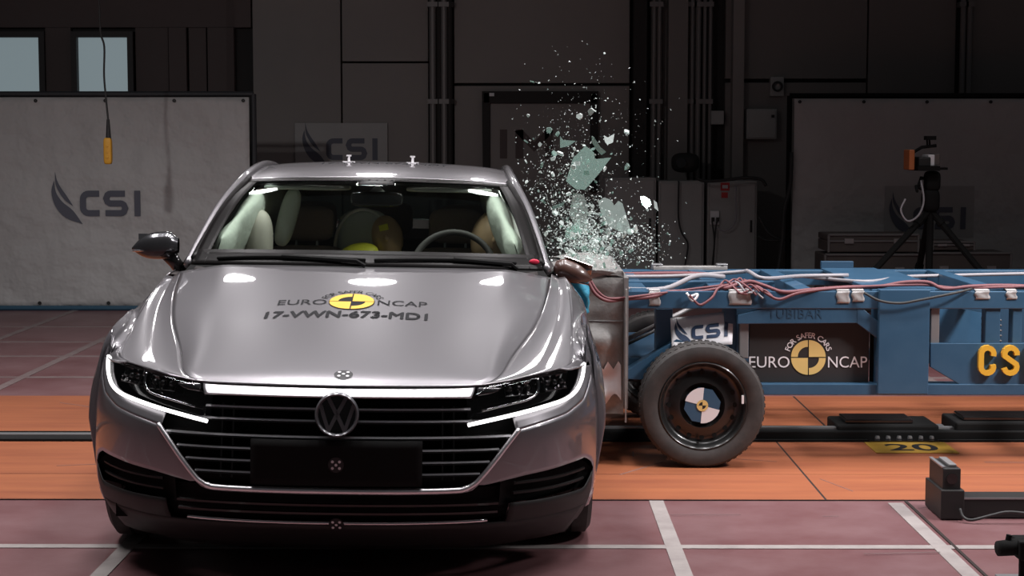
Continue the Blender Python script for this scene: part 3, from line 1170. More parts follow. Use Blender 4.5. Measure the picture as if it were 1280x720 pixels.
# ---- greenhouse
COWL = [(-.745, .72, .972), (-.55, .625, .980), (-.3, .565, .986), (0, .545, .988), (.3, .565, .986), (.55, .625, .980), (.745, .72, .972)]
HEAD = [(-.615, 1.55, 1.313), (-.42, 1.475, 1.326), (-.22, 1.435, 1.332), (0, 1.42, 1.335), (.22, 1.435, 1.332), (.42, 1.475, 1.326), (.615, 1.55, 1.313)]


def ws(u, v, o=0):
    a, b = crv(COWL, u), crv(HEAD, u)
    p = a + (b - a) * v
    p[2] += .045 * math.sin(PI * v) + o
    p[1] -= .015 * math.sin(PI * v) + o * .6
    return tuple(p)


wsh = MB().grid(lambda u, v: ws(.035 + .93 * u, .055 + .89 * v), 30, 20).build('windshield', 'windshield', car, smooth=True, solid=.005)
fb = MB()
fb.grid(lambda u, v: ws(u, .115 * v, .003), 40, 3)
fb.grid(lambda u, v: ws(u, .93 + .07 * v, .003), 40, 3)
fb.grid(lambda u, v: ws(.052 * u, v, .003), 3, 24)
fb.grid(lambda u, v: ws(1 - .052 * u, v, .003), 3, 24)
fb.grid(lambda u, v: ws(.44 + .12 * u, .86 + .09 * v, .003), 6, 3)
fb.build('windshield_frit', 'frit', wsh, smooth=True, solid=.003)
MB().grid(lambda u, v: (lambda a, b: tuple(a + (b - a) * v))(np.array(hood_fn((u * 2 - 1), 1)) + np.array((0, .004, -.012)), np.array(ws(u, .02)) + np.array((0, 0, -.004))), 40, 4).build('cowl_panel', 'matt_black', car, smooth=True)
# red sticker at the foot of the screen
p = ws(.972, .045, .012)
MB().blob(p, (.022, .006, .012)).build('sticker', 'red', wsh, smooth=True)
# wipers
for x0, x1, vv in ((.10, .50, .03), (.52, .90, .03)):
    mb = MB()
    mb.tube([ws(x0 + (x1 - x0) * t, vv + .015 * math.sin(PI * t), .012) for t in np.linspace(0, 1, 9)], .007, 6)
    mb.tube([ws(x0 + (x1 - x0) * .5, vv + .012, .016), ws(x1 - .02, .01, .018), ws(x1, -.01, .008)], .009, 6)
    mb.build('wiper', 'matt_black', wsh)

RAIL = [(.765, .74, .968), (.735, .95, 1.075), (.69, 1.22, 1.205), (.638, 1.52, 1.306), (.618, 1.8, 1.347), (.612, 2.2, 1.366), (.60, 2.6, 1.345), (.585, 3.0, 1.265), (.58, 3.35, 1.14), (.60, 3.6, 1.02)]


def roof_fn(u, v):
    CEN = [(0, 1.42, 1.335), (0, 1.56, 1.366), (0, 1.78, 1.389), (0, 2.1, 1.402), (0, 2.5, 1.388), (0, 2.85, 1.325)]
    MID = [(.42, 1.475, 1.326), (.43, 1.61, 1.355), (.43, 1.82, 1.377), (.43, 2.1, 1.389), (.42, 2.5, 1.373), (.40, 2.85, 1.308)]
    EDG = [(.628, 1.54, 1.314), (.622, 1.66, 1.334), (.617, 1.85, 1.353), (.612, 2.12, 1.367), (.602, 2.5, 1.354), (.588, 2.88, 1.292)]
    a = abs(u)
    c, m_, e = crv(CEN, v), crv(MID, v), crv(EDG, v)
    mirror = m_ * np.array((-1, 1, 1))
    p = crv([c, m_, e], a) if a > 0 else c
    # smooth centre
    if a < .5:
        t = a / .5
        p = c + (m_ - c) * t
        p[2] = c[2] + (m_[2] - c[2]) * t * t
        p[1] = c[1] + (m_[1] - c[1]) * t * t
    return (math.copysign(p[0], u), p[1], p[2])


roof_mb = MB().grid(lambda u, v: roof_fn(u * 2 - 1, v), 40, 28)
roof = roof_mb.build('roof', 'paint', car, smooth=True, solid=.004)
roof_bvh = BVHTree.FromPolygons([Vector(v) for v in roof_mb.v], roof_mb.f)
MB().grid(lambda u, v: (lambda p: (p[0] * .97, p[1] + .02, p[2] - .03))(roof_fn(u * 2 - 1, v)), 30, 20).build('headliner', 'headliner', roof, smooth=True)
for sd in (-1, 1):
    pts = [(sd * p[0], p[1], p[2]) for p in spl(RAIL, 6)]
    rr = [.020 + .012 * min(1, i / 20) for i in range(len(pts))]
    MB().tube(pts, rr, 12, flat=(1, .8)).build('roof_rail', 'paint', car, smooth=True)
    MB().tube([(x - sd * .020, y - .012, z + .002) for x, y, z in pts[1:20]], .019, 8).build('pillar_trim', 'frit', car, smooth=True)
    # B pillar and window frame
    MB().bar((sd * .81, 1.70, .95), (sd * .62, 1.80, 1.34), .10, .03, up=(sd, 0, 0)).build('door_pillar', 'frit', car)
    rail_s = [np.array((sd * p[0], p[1], p[2])) for p in spl(RAIL, 8)]

    def rail_at(y):
        ys = [q[1] for q in rail_s]
        return np.array([np.interp(y, ys, [q[0] for q in rail_s]), y, np.interp(y, ys, [q[2] for q in rail_s])])

    def glass(u, v, y0, y1):
        y = y0 + (y1 - y0) * u
        c = np.array((sd * (itp(y, SX['xc']) - .025), y, itp(y, SX['zc']) - .01))
        r_ = rail_at(y) + np.array((sd * .012, 0, -.015))
        p = c + (r_ - c) * v
        p[0] += sd * .018 * math.sin(PI * v)
        return tuple(p)
    spans = [(.80, 1.68), (1.75, 2.66), (2.68, 3.3)] if sd < 0 else [(1.95, 2.66), (2.68, 3.3)]
    for a, b in spans:
        MB().grid(lambda u, v: glass(u, v, a, b), 16, 10).build('side_window', 'side_glass', car, smooth=True, solid=.004)
RW0 = [(-.57, 2.88, 1.285), (0, 2.86, 1.322), (.57, 2.88, 1.285)]
RW1 = [(-.60, 3.58, 1.02), (0, 3.66, 1.05), (.60, 3.58, 1.02)]
MB().grid(lambda u, v: tuple(crv(RW0, u) * (1 - v) + crv(RW1, u) * v), 16, 8).build('rear_window', 'side_glass', car, smooth=True, solid=.004)
MB().grid(lambda u, v: tuple(crv(RW1, u) * (1 - v) + crv([(-.60, 4.0, .97), (0, 4.08, 1.03), (.60, 4.0, .97)], u) * v), 16, 8).build('boot_lid', 'paint', car, smooth=True, solid=.004)
# belt ledge joining side glass to door tops
for sd in (-1, 1):
    MB().grid(lambda u, v: (sd * (itp(.68 + 2.95 * v, SX['xc']) - .22 * u), .68 + 2.95 * v, itp(.68 + 2.95 * v, SX['zc']) - .005 - .03 * u), 4, 30).build('belt_trim', 'interior', car)

# ---- nose parts
gr = empty('grille', (0, 0, 0), parent=car)
MB().grid(lambda u, v: W(-.66 + 1.32 * u, .325 + .34 * v, -.065), 60, 12).build('grille_backing', 'matt_black', gr, smooth=True)


def fr_s(z):
    """half width of the grille opening at height z"""
    if z > .54:
        return .46 + .16 * max(0, (.575 - z) / .035)
    return float(np.interp(z, [p[1] for p in FR_T[3:]], [p[0] for p in FR_T[3:]]))


for z in (.606, .567, .513, .470, .429, .389):
    e = fr_s(z) - .006
    if z in (.513,):
        e = .60
    n = 40
    mb = MB()
    prof = ((-.004, .006), (.004, .004), (.006, -.004), (-.045, -.010), (-.045, .010))
    ss = np.linspace(-e, e, n + 1)
    vs = [W(s, z + dz, o - .010) for s in ss for o, dz in prof]
    fs = []
    for i in range(n):
        for k in range(5):
            fs.append((i * 5 + k, i * 5 + (k + 1) % 5, (i + 1) * 5 + (k + 1) % 5, (i + 1) * 5 + k))
    mb.add(vs, fs)
    bar = mb.build('grille_bar', 'black_gloss', gr)
    vs = [W(s, z + dz, o - .010) for s in ss for o, dz in ((.004, .0075), (.0065, .002), (.002, .001), (-.002, .0085))]
    fs = [(i * 4 + k, i * 4 + (k + 1) % 4, (i + 1) * 4 + (k + 1) % 4, (i + 1) * 4 + k) for i in range(n) for k in range(4)]
    MB().add(vs, fs).build('chrome_lip', 'bright_chrome', gr)
# vertical ribs between the bars
for s in (-.36, -.40, .36, .40):
    MB().bar(W(s, .37, -.03), W(s, .62, -.03), .006, .03).build('grille_rib', 'black_gloss', gr)
# chrome strip under the hood edge
def cs(u, v):
    e = .475 - .022 * (1 - v)
    s = -e + 2 * e * u
    zt = itp(abs(s), U_T) - .006
    return W(s, .651 + (zt - .651) * v, .020 - .026 * v + .004 * math.sin(PI * v))


MB().grid(cs, 60, 8).build('chrome_strip', 'bright_chrome', gr, smooth=True, solid=.004)
for sd in (-1, 1):
    MB().grid(lambda u, v: W(sd * (.482 + (.05 + .055 * v) * u), .653 + .006 * u + (.030 - .012 * u) * v, -.006 + .004 * math.sin(PI * v)), 10, 6).build('chrome_strip_end', 'dark_chrome', gr, smooth=True, solid=.003)  # darker chrome carries a darker reflection in its colour
# chrome frame that sweeps under the grille
fp = [(s, z) for s, z in FR_T]
path = [(-s, z) for s, z in fp[::-1]] + fp[1:]
pp = spl(path, 5)
MB().tube([W(s, z, .010) for s, z in pp], [.0088 + .002 * (1 if abs(s) < .44 else 0) for s, z in pp], 8).build('chrome_frame', 'bright_chrome', gr, smooth=True)
# number plate carrier
pl_ = MB().grid(lambda u, v: W(-.285 + .57 * u, .358 + .152 * v, .012), 24, 6).build('plate_panel', 'matt_black', gr, smooth=True, solid=.012)
sh = disc2d(.0, .430, .026, 28)
flat2d(sh, lambda u, v: W(u - .0, v, .020), 'marker_disc', 'marker_black', gr)
flat2d(dots5(.0, .430, .026), lambda u, v: W(u, v, .022), 'marker_dots', 'white', gr)

# badge
bd = empty('badge', (0, 0, 0), parent=car)
bo = Vector(W(.0, .597, .012))
tl = -.12


def bfn(u, v, t):
    return (bo.x + u, bo.y - t * math.cos(tl) - v * math.sin(tl) * .0 + v * .16, bo.z + v)


n = 48
R0 = .0735
vs, fs = [], []
prof = [(R0, 0), (R0, .014), (R0 - .005, .019), (R0 - .011, .014), (R0 - .012, .004)]
for r, t in prof:
    for k in range(n):
        a = 2 * PI * k / n
        vs.append(bfn(r * math.cos(a), r * math.sin(a), t))
for i in range(len(prof) - 1):
    for k in range(n):
        fs.append((i * n + k, i * n + (k + 1) % n, (i + 1) * n + (k + 1) % n, (i + 1) * n + k))
MB().add(vs, fs).build('badge_ring', 'badge', bd, smooth=True, sharp=50)
MB().prism([(.064 * math.cos(2 * PI * k / 40), .064 * math.sin(2 * PI * k / 40)) for k in range(40)], bfn, -.02, .004).build('badge_disc', 'black_gloss', bd)


def stroke_prism(path, wd, name):
    V, Fc = stroke2d(path, wd)
    mb = MB()
    n_ = len(path)
    mb.prism(V[:n_] + V[n_:][::-1], bfn, .003, .013)
    return mb.build(name, 'badge', bd)


stroke_prism([(-.030, .056), (0, -.004 + .004), (.030, .056)], .0125, 'badge_letter')
stroke_prism([(-.056, .033), (-.027, -.054), (0, .002), (.027, -.054), (.056, .033)], .0125, 'badge_letter')

# headlights
for sd in (-1, 1):
    hl = empty('headlight', (0, 0, 0), parent=car)

    def lo(s):
        return itp(s, L_T)

    def up(s):
        return itp(s, U_T) - .005

    def smap(u):
        return .452 + (1.065 - .452) * u

    def hz(u, v):
        s = smap(u)
        a, b = lo(s), up(s)
        if s < .50:
            b = min(b, .648 + (s - .452) * .5)
        if b < a + .001:
            b = a + .001
        return s, a + (b - a) * v
    MB().grid(lambda u, v: (lambda q: W(sd * q[0], q[1], -.055))(hz(u, v)), 40, 8).build('lamp_bowl', 'black_gloss', hl, smooth=True)
    MB().grid(lambda u, v: (lambda q: W(sd * q[0], q[1], .001))(hz(u, v)), 40, 8).build('lens', 'lens', hl, smooth=True, solid=.003)
    # light strip along the lower edge
    pts = spl([(s, z) for s, z in L_T], 6)
    MB().tube([W(sd * s, z + .004, .006) for s, z in pts], .0068, 8).build('daytime_running_light', 'drl', hl, smooth=True)
    # inner bright blade
    pts = spl([(.765, .695), (.757, .668), (.735, .645), (.69, .630), (.60, .618), (.50, .602)], 5)
    MB().tube([W(sd * s, z, -.018) for s, z in pts], [.0055] * 10 + [.0045] * (len(pts) - 10), 8).build('lamp_blade', 'chrome', hl, smooth=True)
    for s0, s1, z0, z1 in ((.80, .93, .650, .700), (.60, .73, .645, .690)):
        mb = MB()
        mb.grid(lambda u, v: W(sd * (s0 + (s1 - s0) * u), z0 + (z1 - z0) * v, -.03 - .02 * (1 - abs(2 * v - 1))), 6, 6)
        mod = mb.build('lamp_module', 'black_gloss', hl)
        for q in range(3):
            s = s0 + (s1 - s0) * (q + .5) / 3
            MB().blob(W(sd * s, (z0 + z1) / 2, -.03), (.012, .012, .011)).build('projector', 'lamp_dark', hl, smooth=True)
        fr_ = [W(sd * s, z, -.024) for s, z in ((s0, z0), (s1, z0), (s1, z1), (s0, z1), (s0, z0))]
        MB().tube(fr_, .002, 5).build('module_rim', 'lamp_dark', hl)
    for s, z in ((.905, .673), (.862, .664), (.842, .659), (.90, .66)):
        MB().blob(W(sd * s, z, -.012), (.0045, .004, .0045)).build('bulb', 'chrome', hl, smooth=True)
    for s_, z_ in ((.71, .66), (.68, .655)):
        MB().tube([W(sd * s_, z_ + .018, -.02), W(sd * (s_ - .022), z_ - .018, -.02)], .003, 5).build('reflector_fin', 'lamp_dark', hl)

# bumper skin


def sr(u, a, b):
    return a + (b - a) * u


bump = empty('bumper', parent=car)
for sd in (-1, 1):
    bp = MB()
    # light-catching ledge under the lamp strip
    bp.grid(lambda u, v: (lambda s: W(sd * s, sr(v, itp(s, K_T), min(itp(s, L_T) if s < 1.05 else .715, .72) - .004), .002 - .022 * v * (1 if s < 1.05 else max(0, 1 - (s - 1.05) / .08))))(sr(u, .615, 1.13)), 40, 6)

    def upper(s):
        return itp(s, FR_T) if s < .619 else itp(s, K_T)

    def vt(s):
        if s < .60:
            return max(.332, itp(s, FR_T) - .02 - .0 * s) if s < .5 else .355 + (s - .5) * .17
        if s > 1.075:
            return .2
        return itp(s, VT_T)
    S_ = [.40, .42, .44, .46, .48, .5, .53, .56, .59, .61, .6185, .6195] + list(np.linspace(.65, 1.07, 18)) + [1.074, 1.077, 1.10, 1.13]
    bp.grid(lambda u, v: (lambda s: W(sd * s, sr(v, vt(s), upper(s)), .002))(S_[int(round(u * (len(S_) - 1)))]), len(S_) - 1, 12)
    # below the corner vents
    lb = MB().grid(lambda u, v: (lambda s: W(sd * s, sr(v, .155, .285 if s < 1.0 else sr((s - 1.0) / .078, .285, .34)), .0))(sr(u, .60, 1.078)), 20, 6)
    lb.build('bumper_skirt', 'black', bump, smooth=True, solid=.004)
    bp.build('bumper_corner', 'paint', bump, smooth=True, sharp=40, solid=.004)
for sd in (-1, 1):
    MB().grid(lambda u, v: (lambda s: W(sd * s, sr(v, .275, itp(s, VT_T) + .004), -.05 + .045 * abs(2 * u - 1) ** 6))(sr(u, .56, 1.08)), 24, 6).build('corner_vent', 'matt_black', bump, smooth=True)
    for z in (.315, .35):
        MB().tube([W(sd * s, z, -.02) for s in np.linspace(.62, 1.03, 12)], .006, 6).build('vent_slat', 'black', bump)
lg = MB().grid(lambda u, v: W(-.62 + 1.24 * u, .20 + .14 * v, -.04), 40, 5).build('air_intake', 'matt_black', bump, smooth=True)
for z in (.285, .255):
    MB().tube([W(s, z, -.012) for s in np.linspace(-.56, .56, 30)], .007, 6).build('intake_bar', 'black_gloss', bump)
MB().tube([W(s, .222 + .006 * (abs(s) / .52) ** 3, .006) for s in np.linspace(-.52, .52, 40)], .0065, 8).build('lip_strip', 'chrome', bump, smooth=True)
MB().grid(lambda u, v: W(-1.05 + 2.1 * u, .11 + .105 * v, .0), 60, 5).build('lip_spoiler', 'black', bump, smooth=True, solid=.006)
flat2d(disc2d(.0, .218, .026, 28), lambda u, v: W(u, v, .016), 'marker_disc', 'marker_black', bump)
flat2d(dots5(.0, .218, .026), lambda u, v: W(u, v, .018), 'marker_dots', 'white', bump)


# ---- decals laid on hood and roof
def drape(shape, bvh, name, m, parent, off=.004):
    def fn(x, y):
        h = bvh.ray_cast(Vector((x, y, 3)), Vector((0, 0, -1)))
        z = h[0].z if h[0] else 1.0
        return (x, y, z + off)
    return flat2d(shape, fn, name, m, parent)


def flip(shape):
    # lettering is read from the front: +x right, letters' foot nearer the nose (smaller y)
    return shape


tgt_c, tgt_r = (-.018, .035), .083
ST = 1.12      # the print is stretched lengthwise


def sty(shape, y0):
    return [(x, y0 + (y - y0) * ST) for x, y in shape[0]], shape[1]


for txt, x0, x1 in (('EURO', -.300, -.114), ('NCAP', .082, .272)):
    drape(fit_text(txt, x0, x1, .0, .062, .0), hood_bvh, 'lettering', 'ink', hood)
drape(merge2d(fit_text('17-VWN-673-MD1', -.332, .274, -.165, -.087), fit_text('17-VWN-673-MD1', -.327, .279, -.163, -.085), fit_text('17-VWN-673-MD1', -.3295, .2765, -.169, -.089), fit_text('17-VWN-673-MD1', -.3275, .2785, -.157, -.080)), hood_bvh, 'lettering', 'ink', hood)
drape(sty(disc2d(*tgt_c, tgt_r * 1.06, 40), .035), hood_bvh, 'target_disc', 'ink', hood, .0045)
drape(sty(ncap_target(*tgt_c, tgt_r, .03), .035), hood_bvh, 'target_quarters', 'ncap_yellow', hood, .0055)
drape(sty(arc_text('FOR SAFER CARS', *tgt_c, tgt_r * 1.22, .042, 160, 20), .035), hood_bvh, 'lettering', 'ink', hood)
drape(disc2d(.012, -.765, .032, 28), hood_bvh, 'marker_disc', 'marker_black', hood, .004)
drape(dots5(.012, -.765, .032), hood_bvh, 'marker_dots', 'white', hood, .006)
drape(fit_text('17-VWN-673-MD1', -.30, .30, 1.86, 1.96), roof_bvh, 'lettering', 'ink', roof)
for x in (-.175, .14):
    z = roof_bvh.ray_cast(Vector((x, 1.98, 3)), Vector((0, 0, -1)))[0].z
    MB().tube([(x, 1.98, z), (x, 1.98, z + .035)], .006, 8).box((x - .03, 1.96, z - .002), (x + .03, 2.0, z + .006)).box((x - .012, 1.974, z + .03), (x + .012, 1.986, z + .038)).build('target_post', 'white', roof)


# ---- wheels
def car_wheel(sd, y, steer=0):
    x = sd * .79
    r = empty('wheel', (x, y, .325 + x * math.sin(CAR_ROLL)), (-0, -CAR_ROLL, steer), parent=car)
    prof = [(.215, -.09), (.25, -.108), (.30, -.112), (.322, -.095), (.325, -.04), (.320, -.035), (.320, -.028), (.325, -.023), (.325, .023), (.320, .028), (.320, .035), (.325, .04), (.322, .095), (.30, .112), (.25, .108), (.215, .09)]
    MB().lathe(prof, (0, 0, 0), 'x', 56, closed=True).build('tyre', 'rubber', r, smooth=True, sharp=40)
    mb = MB().lathe([(.235, -.085), (.235, .085), (.222, .085), (.205, .03), (.205, -.085)], (0, 0, 0), 'x', 48, closed=True)
    rim = mb.build('rim', 'dark_chrome', r, smooth=True, sharp=40)
    for k in range(5):
        a = 2 * PI * k / 5 + .3
        for da in (-.14, .14):
            MB().bar((sd * .055, math.cos(a) * .04, math.sin(a) * .04), (sd * .075, math.cos(a + da) * .212, math.sin(a + da) * .212), .03, .02, up=(1, 0, 0)).build('spoke', 'steel', r)
    MB().lathe([(.001, sd * .075), (.05, sd * .07), (.06, sd * .03), (.001, 0)], (0, 0, 0), 'x', 24).build('hub_cap', 'steel', r)
    MB().lathe([(.02, -.03 * sd), (.15, -.03 * sd), (.15, -.045 * sd), (.02, -.045 * sd)], (0, 0, 0), 'x', 32, closed=True).build('brake_disc', 'grey_metal', r)


for sd in (-1, 1):
    for y in (0, 2.84):
        car_wheel(sd, y)


# ---- door mirrors
def door_mirror(sd, loc, rot, name='door_mirror', par=None):
    r = empty(name, loc, rot, parent=par)
    # housing: rounded teardrop, upper half painted, lower half dark
    def hfn(u, v):
        th = 2 * PI * u
        # lateral station v: 0 inner .. 1 outer
        w_ = [.55, .98, 1.02, 1.0, .88, .58, .05]
        hh = crv([[q] for q in w_], v)[0]
        hh = max(hh, 0)
        x = -sd * 0 + sd * (-.02 + .20 * v)
        zc = .055 - .012 * v
        zr = .066 * hh * (1 if math.sin(th) > 0 else .75)
        yr = .055 * hh
        c, s_ = math.cos(th), math.sin(th)
        y = yr * math.copysign(abs(c) ** .8, c)
        if y > 0:
            y *= .7
        return (x, y, zc + zr * math.copysign(abs(s_) ** .75, s_))
    mb = MB().grid(hfn, 32, 18)
    full = mb.mesh('housing', True)
    up_, dn = MB(), MB()
    for fc in mb.f:
        zc = sum(mb.v[i][2] for i in fc) / 4
        (up_ if zc > .040 else dn).add([mb.v[i] for i in fc], [(0, 1, 2, 3)])
    up_.build('mirror_cap', 'mirror_cap', r, smooth=True)
    dn.build('mirror_housing', 'black_gloss', r, smooth=True)
    MB().tube([(sd * (.0 + .17 * t), -.052 + .02 * t * t, .042 - .006 * t) for t in np.linspace(0, 1, 8)], .004, 6).build('indicator_strip', 'chrome', r)
    MB().tube([(sd * .03, 0, .03), (sd * -.005, .0, -.015), (sd * -.05, .01, -.075)], [.036, .028, .03], 10, flat=(1, .7)).build('mirror_arm', 'black_gloss', r, smooth=True)
    MB().grid(lambda u, v: (sd * (.01 + .15 * u), .045, .02 + .085 * v), 4, 4).build('mirror_glass', 'chrome', r, solid=.003)
    return r


door_mirror(-1, (-.835, .82, .985), (0, 0, 0), par=car)
mr = door_mirror(1, (.815, .82, .955), (.75, .30, -.25), par=car)
mr.scale = (.85, .85, .72)
for _c in [c for c in bpy.data.objects if c.parent == mr and c.name.startswith('mirror_cap')]:
    _c.data.materials.clear()
    _c.data.materials.append(M['mirror_brown'])

# ---- interior
dash = MB().grid(lambda u, v: (-.72 + 1.44 * u, .62 + .48 * v, .955 + .02 * math.sin(PI * v) - .06 * v * v + (.035 * math.exp(-((u - .76) / .13) ** 2) * math.sin(PI * min(1, v * 1.1)))), 40, 14).build('dashboard', 'interior', car, smooth=True, solid=.01)
MB().box((-.72, 1.04, .35), (.72, 1.09, .90)).build('dashboard_fascia', 'interior', dash)
MB().box((-.74, .6, .22), (.56, 3.0, .27)).build('cabin_floor', 'interior', car)
MB().box((-.72, 2.35, .25), (.52, 2.45, 1.0)).build('bulkhead', 'interior', car)
swc = Vector((.36, 1.20, .93))
tilt = math.radians(25)
pts = [(swc.x + .185 * math.cos(a), swc.y + .185 * math.sin(a) * math.sin(tilt), swc.z + .185 * math.sin(a) * math.cos(tilt)) for a in np.linspace(0, 2 * PI, 41)]
sw = MB().tube(pts, .015, 10, cap=False).build('steering_wheel', 'interior', car, smooth=True)
MB().blob(tuple(swc), (.075, .04, .065), (.6, .6)).build('wheel_hub', 'interior', sw, smooth=True)
for a in (PI, 0, -PI / 2):
    MB().bar(tuple(swc), (swc.x + .18 * math.cos(a), swc.y + .18 * math.sin(a) * math.sin(tilt), swc.z + .18 * math.sin(a) * math.cos(tilt)), .03, .015).build('wheel_spoke', 'black', sw)


def seat(x, y, m='seat', lean=.14, w_=.24, h_=.62):
    r = empty('seat', (x, y, .27), (0, 0, 0), parent=car)
    MB().blob((0, -.02, .12), (w_, .26, .09), (.4, .4)).build('cushion', m, r, smooth=True)
    rot = Matrix.Rotation(-lean, 3, 'X')
    MB().blob((0, .28, .42), (w_, .075, h_ / 2), (.45, .45), rot=rot).build('backrest', m, r, smooth=True)
    for dx in (-.05, .05):
        MB().tube([(dx, .32, .70), (dx, .35, .80)], .007, 6).build('headrest_post', 'steel', r)
    MB().blob((0, .36, .83), (.13, .05, .085), (.5, .5)).build('headrest', m, r, smooth=True)
    return r


seat(-.36, 1.45)
seat(.36, 1.45)
for x in (-.40, 0, .40):
    seat(x, 2.12, w_=.22)

# inflated curtain airbags along both window lines
def curtain(sd):
    mb = MB()
    ys = [.86, 1.1, 1.5, 1.9, 2.3, 2.5]
    tops = [(.70, .90, 1.075), (.655, 1.15, 1.165), (.60, 1.5, 1.275), (.575, 1.9, 1.32), (.57, 2.3, 1.33), (.56, 2.5, 1.32)]
    def fn(u, v):
        t = crv(tops, v)
        base = np.array((.735 - .03 * v, t[1] + .0, .955))
        th = 2 * PI * u
        c, s_ = math.cos(th), math.sin(th)
        mid = (t + base) / 2
        half = (t - base) / 2
        puff = .045 * (math.sin(PI * min(1, max(.0, v))) ** .3 + .05) * (1 + .25 * math.sin(v * 22))
        p = mid + half * math.copysign(abs(s_) ** .8, s_) + np.array((1, 0, .3)) * puff * c
        p[0] -= .055
        if sd > 0:
            p[0] -= .02
        return (sd * p[0], p[1], p[2])
    return mb.grid(fn, 24, 40).build('curtain_airbag', 'airbag', car, smooth=True)


both(curtain)
# sun visors and mirror stalk
for sd in (-1, 1):
    MB().blob((sd * .33, 1.50, 1.285), (.20, .07, .012), (.4, .3)).build('sun_visor', 'headliner', car, smooth=True)
MB().blob((-.0, 1.36, 1.24), (.12, .02, .034), (.4, .4)).build('rear_view_mirror', 'black_gloss', car, smooth=True)
MB().prism([(-.035, 0), (.035, 0), (.0, .035)], lambda u, v, t: (u, 1.375 + t, 1.275 + v), 0, .01).build('sensor_cover', 'booster_edge', car)
# seat side bag and pillar cover on the passenger side
MB().blob((-.545, 1.40, 1.04), (.065, .09, .14), (.8, .8)).build('seat_side_bag', 'seat_light', car, smooth=True)
MB().blob((-.43, 1.56, 1.14), (.045, .04, .14), (.7, .7), rot=Matrix.Rotation(.25, 3, 'Y')).build('pillar_cover', 'airbag', car, smooth=True)
# dummies


def dummy(name, loc, rot, k, label, m_skin, m_suit):
    r = empty(name, loc, rot)
    # one continuous figure grown on a skeleton: pelvis, spine, neck, head, arms, thighs
    J = [(0, 0, .08), (0, .02, .25), (0, .04, .42), (0, .05, .53), (0, .03, .60), (0, .0, .70), (0, -.01, .80),
         (-.17, .04, .48), (-.22, -.04, .28), (-.18, -.22, .22), (.17, .04, .48), (.22, -.04, .28), (.18, -.22, .22),
         (-.10, -.02, .06), (-.12, -.36, .12), (-.12, -.42, -.24), (.10, -.02, .06), (.12, -.36, .12), (.12, -.42, -.24)]
    E_ = [(0, 1), (1, 2), (2, 3), (3, 4), (4, 5), (5, 6), (2, 7), (7, 8), (8, 9), (2, 10), (10, 11), (11, 12), (0, 13), (13, 14), (14, 15), (0, 16), (16, 17), (17, 18)]
    Rr = [.13, .125, .15, .075, .06, .095, .075, .065, .05, .04, .065, .05, .04, .09, .07, .05, .09, .07, .05]
    me = bpy.data.meshes.new(name)
    me.from_pydata([tuple(c * k for c in p) for p in J], E_, [])
    o = bpy.data.objects.new('figure', me)
    COL.objects.link(o)
    o.parent = r
    sk = o.modifiers.new('skin', 'SKIN')
    for i, sv in enumerate(me.skin_vertices[0].data):
        sv.radius = (Rr[i] * k, Rr[i] * k)
        sv.use_root = (i == 0)
    sk.use_smooth_shade = True
    ss_ = o.modifiers.new('sub', 'SUBSURF')
    ss_.levels = ss_.render_levels = 2
    me.materials.append(M[m_suit])
    MB().blob((0, -.015 * k, .74 * k), (.105 * k, .125 * k, .145 * k)).build('head_cover', m_skin, r, smooth=True)
    MB().blob((0, -.135 * k, .735 * k), (.018 * k, .02 * k, .024 * k)).build('nose', m_skin, r, smooth=True)
    MB().box((-.03 * k, -.135 * k, .79 * k), (.03 * k, -.10 * k, .83 * k)).build('target_patch', 'dummy_yellow', r)
    MB().blob((-.148, -.10, .484), (.10, .06, .055)).build('sleeve', m_suit, r, smooth=True)
    tag(r, label, 'dummy')
    return r


# dummies in the car
def car_pt(x, y, z):
    return tuple(CAR_M @ Vector((x, y, z)))


dummy('child_dummy', car_pt(.16, 1.72, .53), (0, -.22, 0), .72, 'crash test dummy with round brown head and yellow patch in the middle of the car', 'dummy_skin', 'dummy_yellow')
dummy('driver_dummy', car_pt(.345, 1.50, .41), (0, .30, .2), .92, 'crash test dummy slumped behind the steering wheel', 'dummy_skin', 'interior')

# padded booster seat beside the child dummy
bs = empty('booster_seat', car_pt(-.08, 1.90, .42))
MB().blob((0, 0, .56), (.135, .05, .19), (.6, .8)).build('back_shell', 'booster', bs, smooth=True)
pts = [(.138 * math.cos(a), -.045, .56 + .192 * math.sin(a)) for a in np.linspace(-.3, PI + .3, 24)]
MB().tube(pts, .009, 8).build('edge_piping', 'booster_edge', bs, smooth=True)
MB().blob((0, -.12, .22), (.15, .16, .09), (.5, .5)).build('cushion', 'booster', bs, smooth=True)
tag(bs, 'grey booster seat back with pale piped edge inside the car', 'child seat')


# ================================================================== barrier trolley
_sp, _cp = math.sin(PITCH), math.cos(PITCH)
_sy, _cy = math.sin(YAW), math.cos(YAW)


def at(px, py, Y):
    """world point that stands at depth Y where the photograph shows pixel (px, py)"""
    a, b = (px - 640) / F_PX, (360 - py) / F_PX
    dx, dy, dz = a, _cp + b * _sp, -_sp + b * _cp
    X, Yd = dx * _cy - dy * _sy, dx * _sy + dy * _cy
    k = Y / Yd
    return (X * k, Y, CAM_H + dz * k)


YN = 7.95        # near side plane of the trolley frame
YF = 9.35        # far side plane
TX = at(876, 508, 7.9)[0]
tr = empty('barrier_trolley', (TX, 8.65, 0))
tag(tr, 'blue steel barrier trolley with small black road wheels ramming the car', 'trolley')


def tp_(px, py, Y=YN):
    x, y, z = at(px, py, Y)
    return (x - TX, y - 8.65, z)


def tbox(p0, p1, Y0, Y1, name, m='trolley_blue', bevel=.004):
    a, b = tp_(*p0, min(Y0, Y1)), tp_(*p1, min(Y0, Y1))
    return MB().box((a[0], Y0 - 8.65, a[2]), (b[0], Y1 - 8.65, b[2])).build(name, m, tr, bevel=bevel)


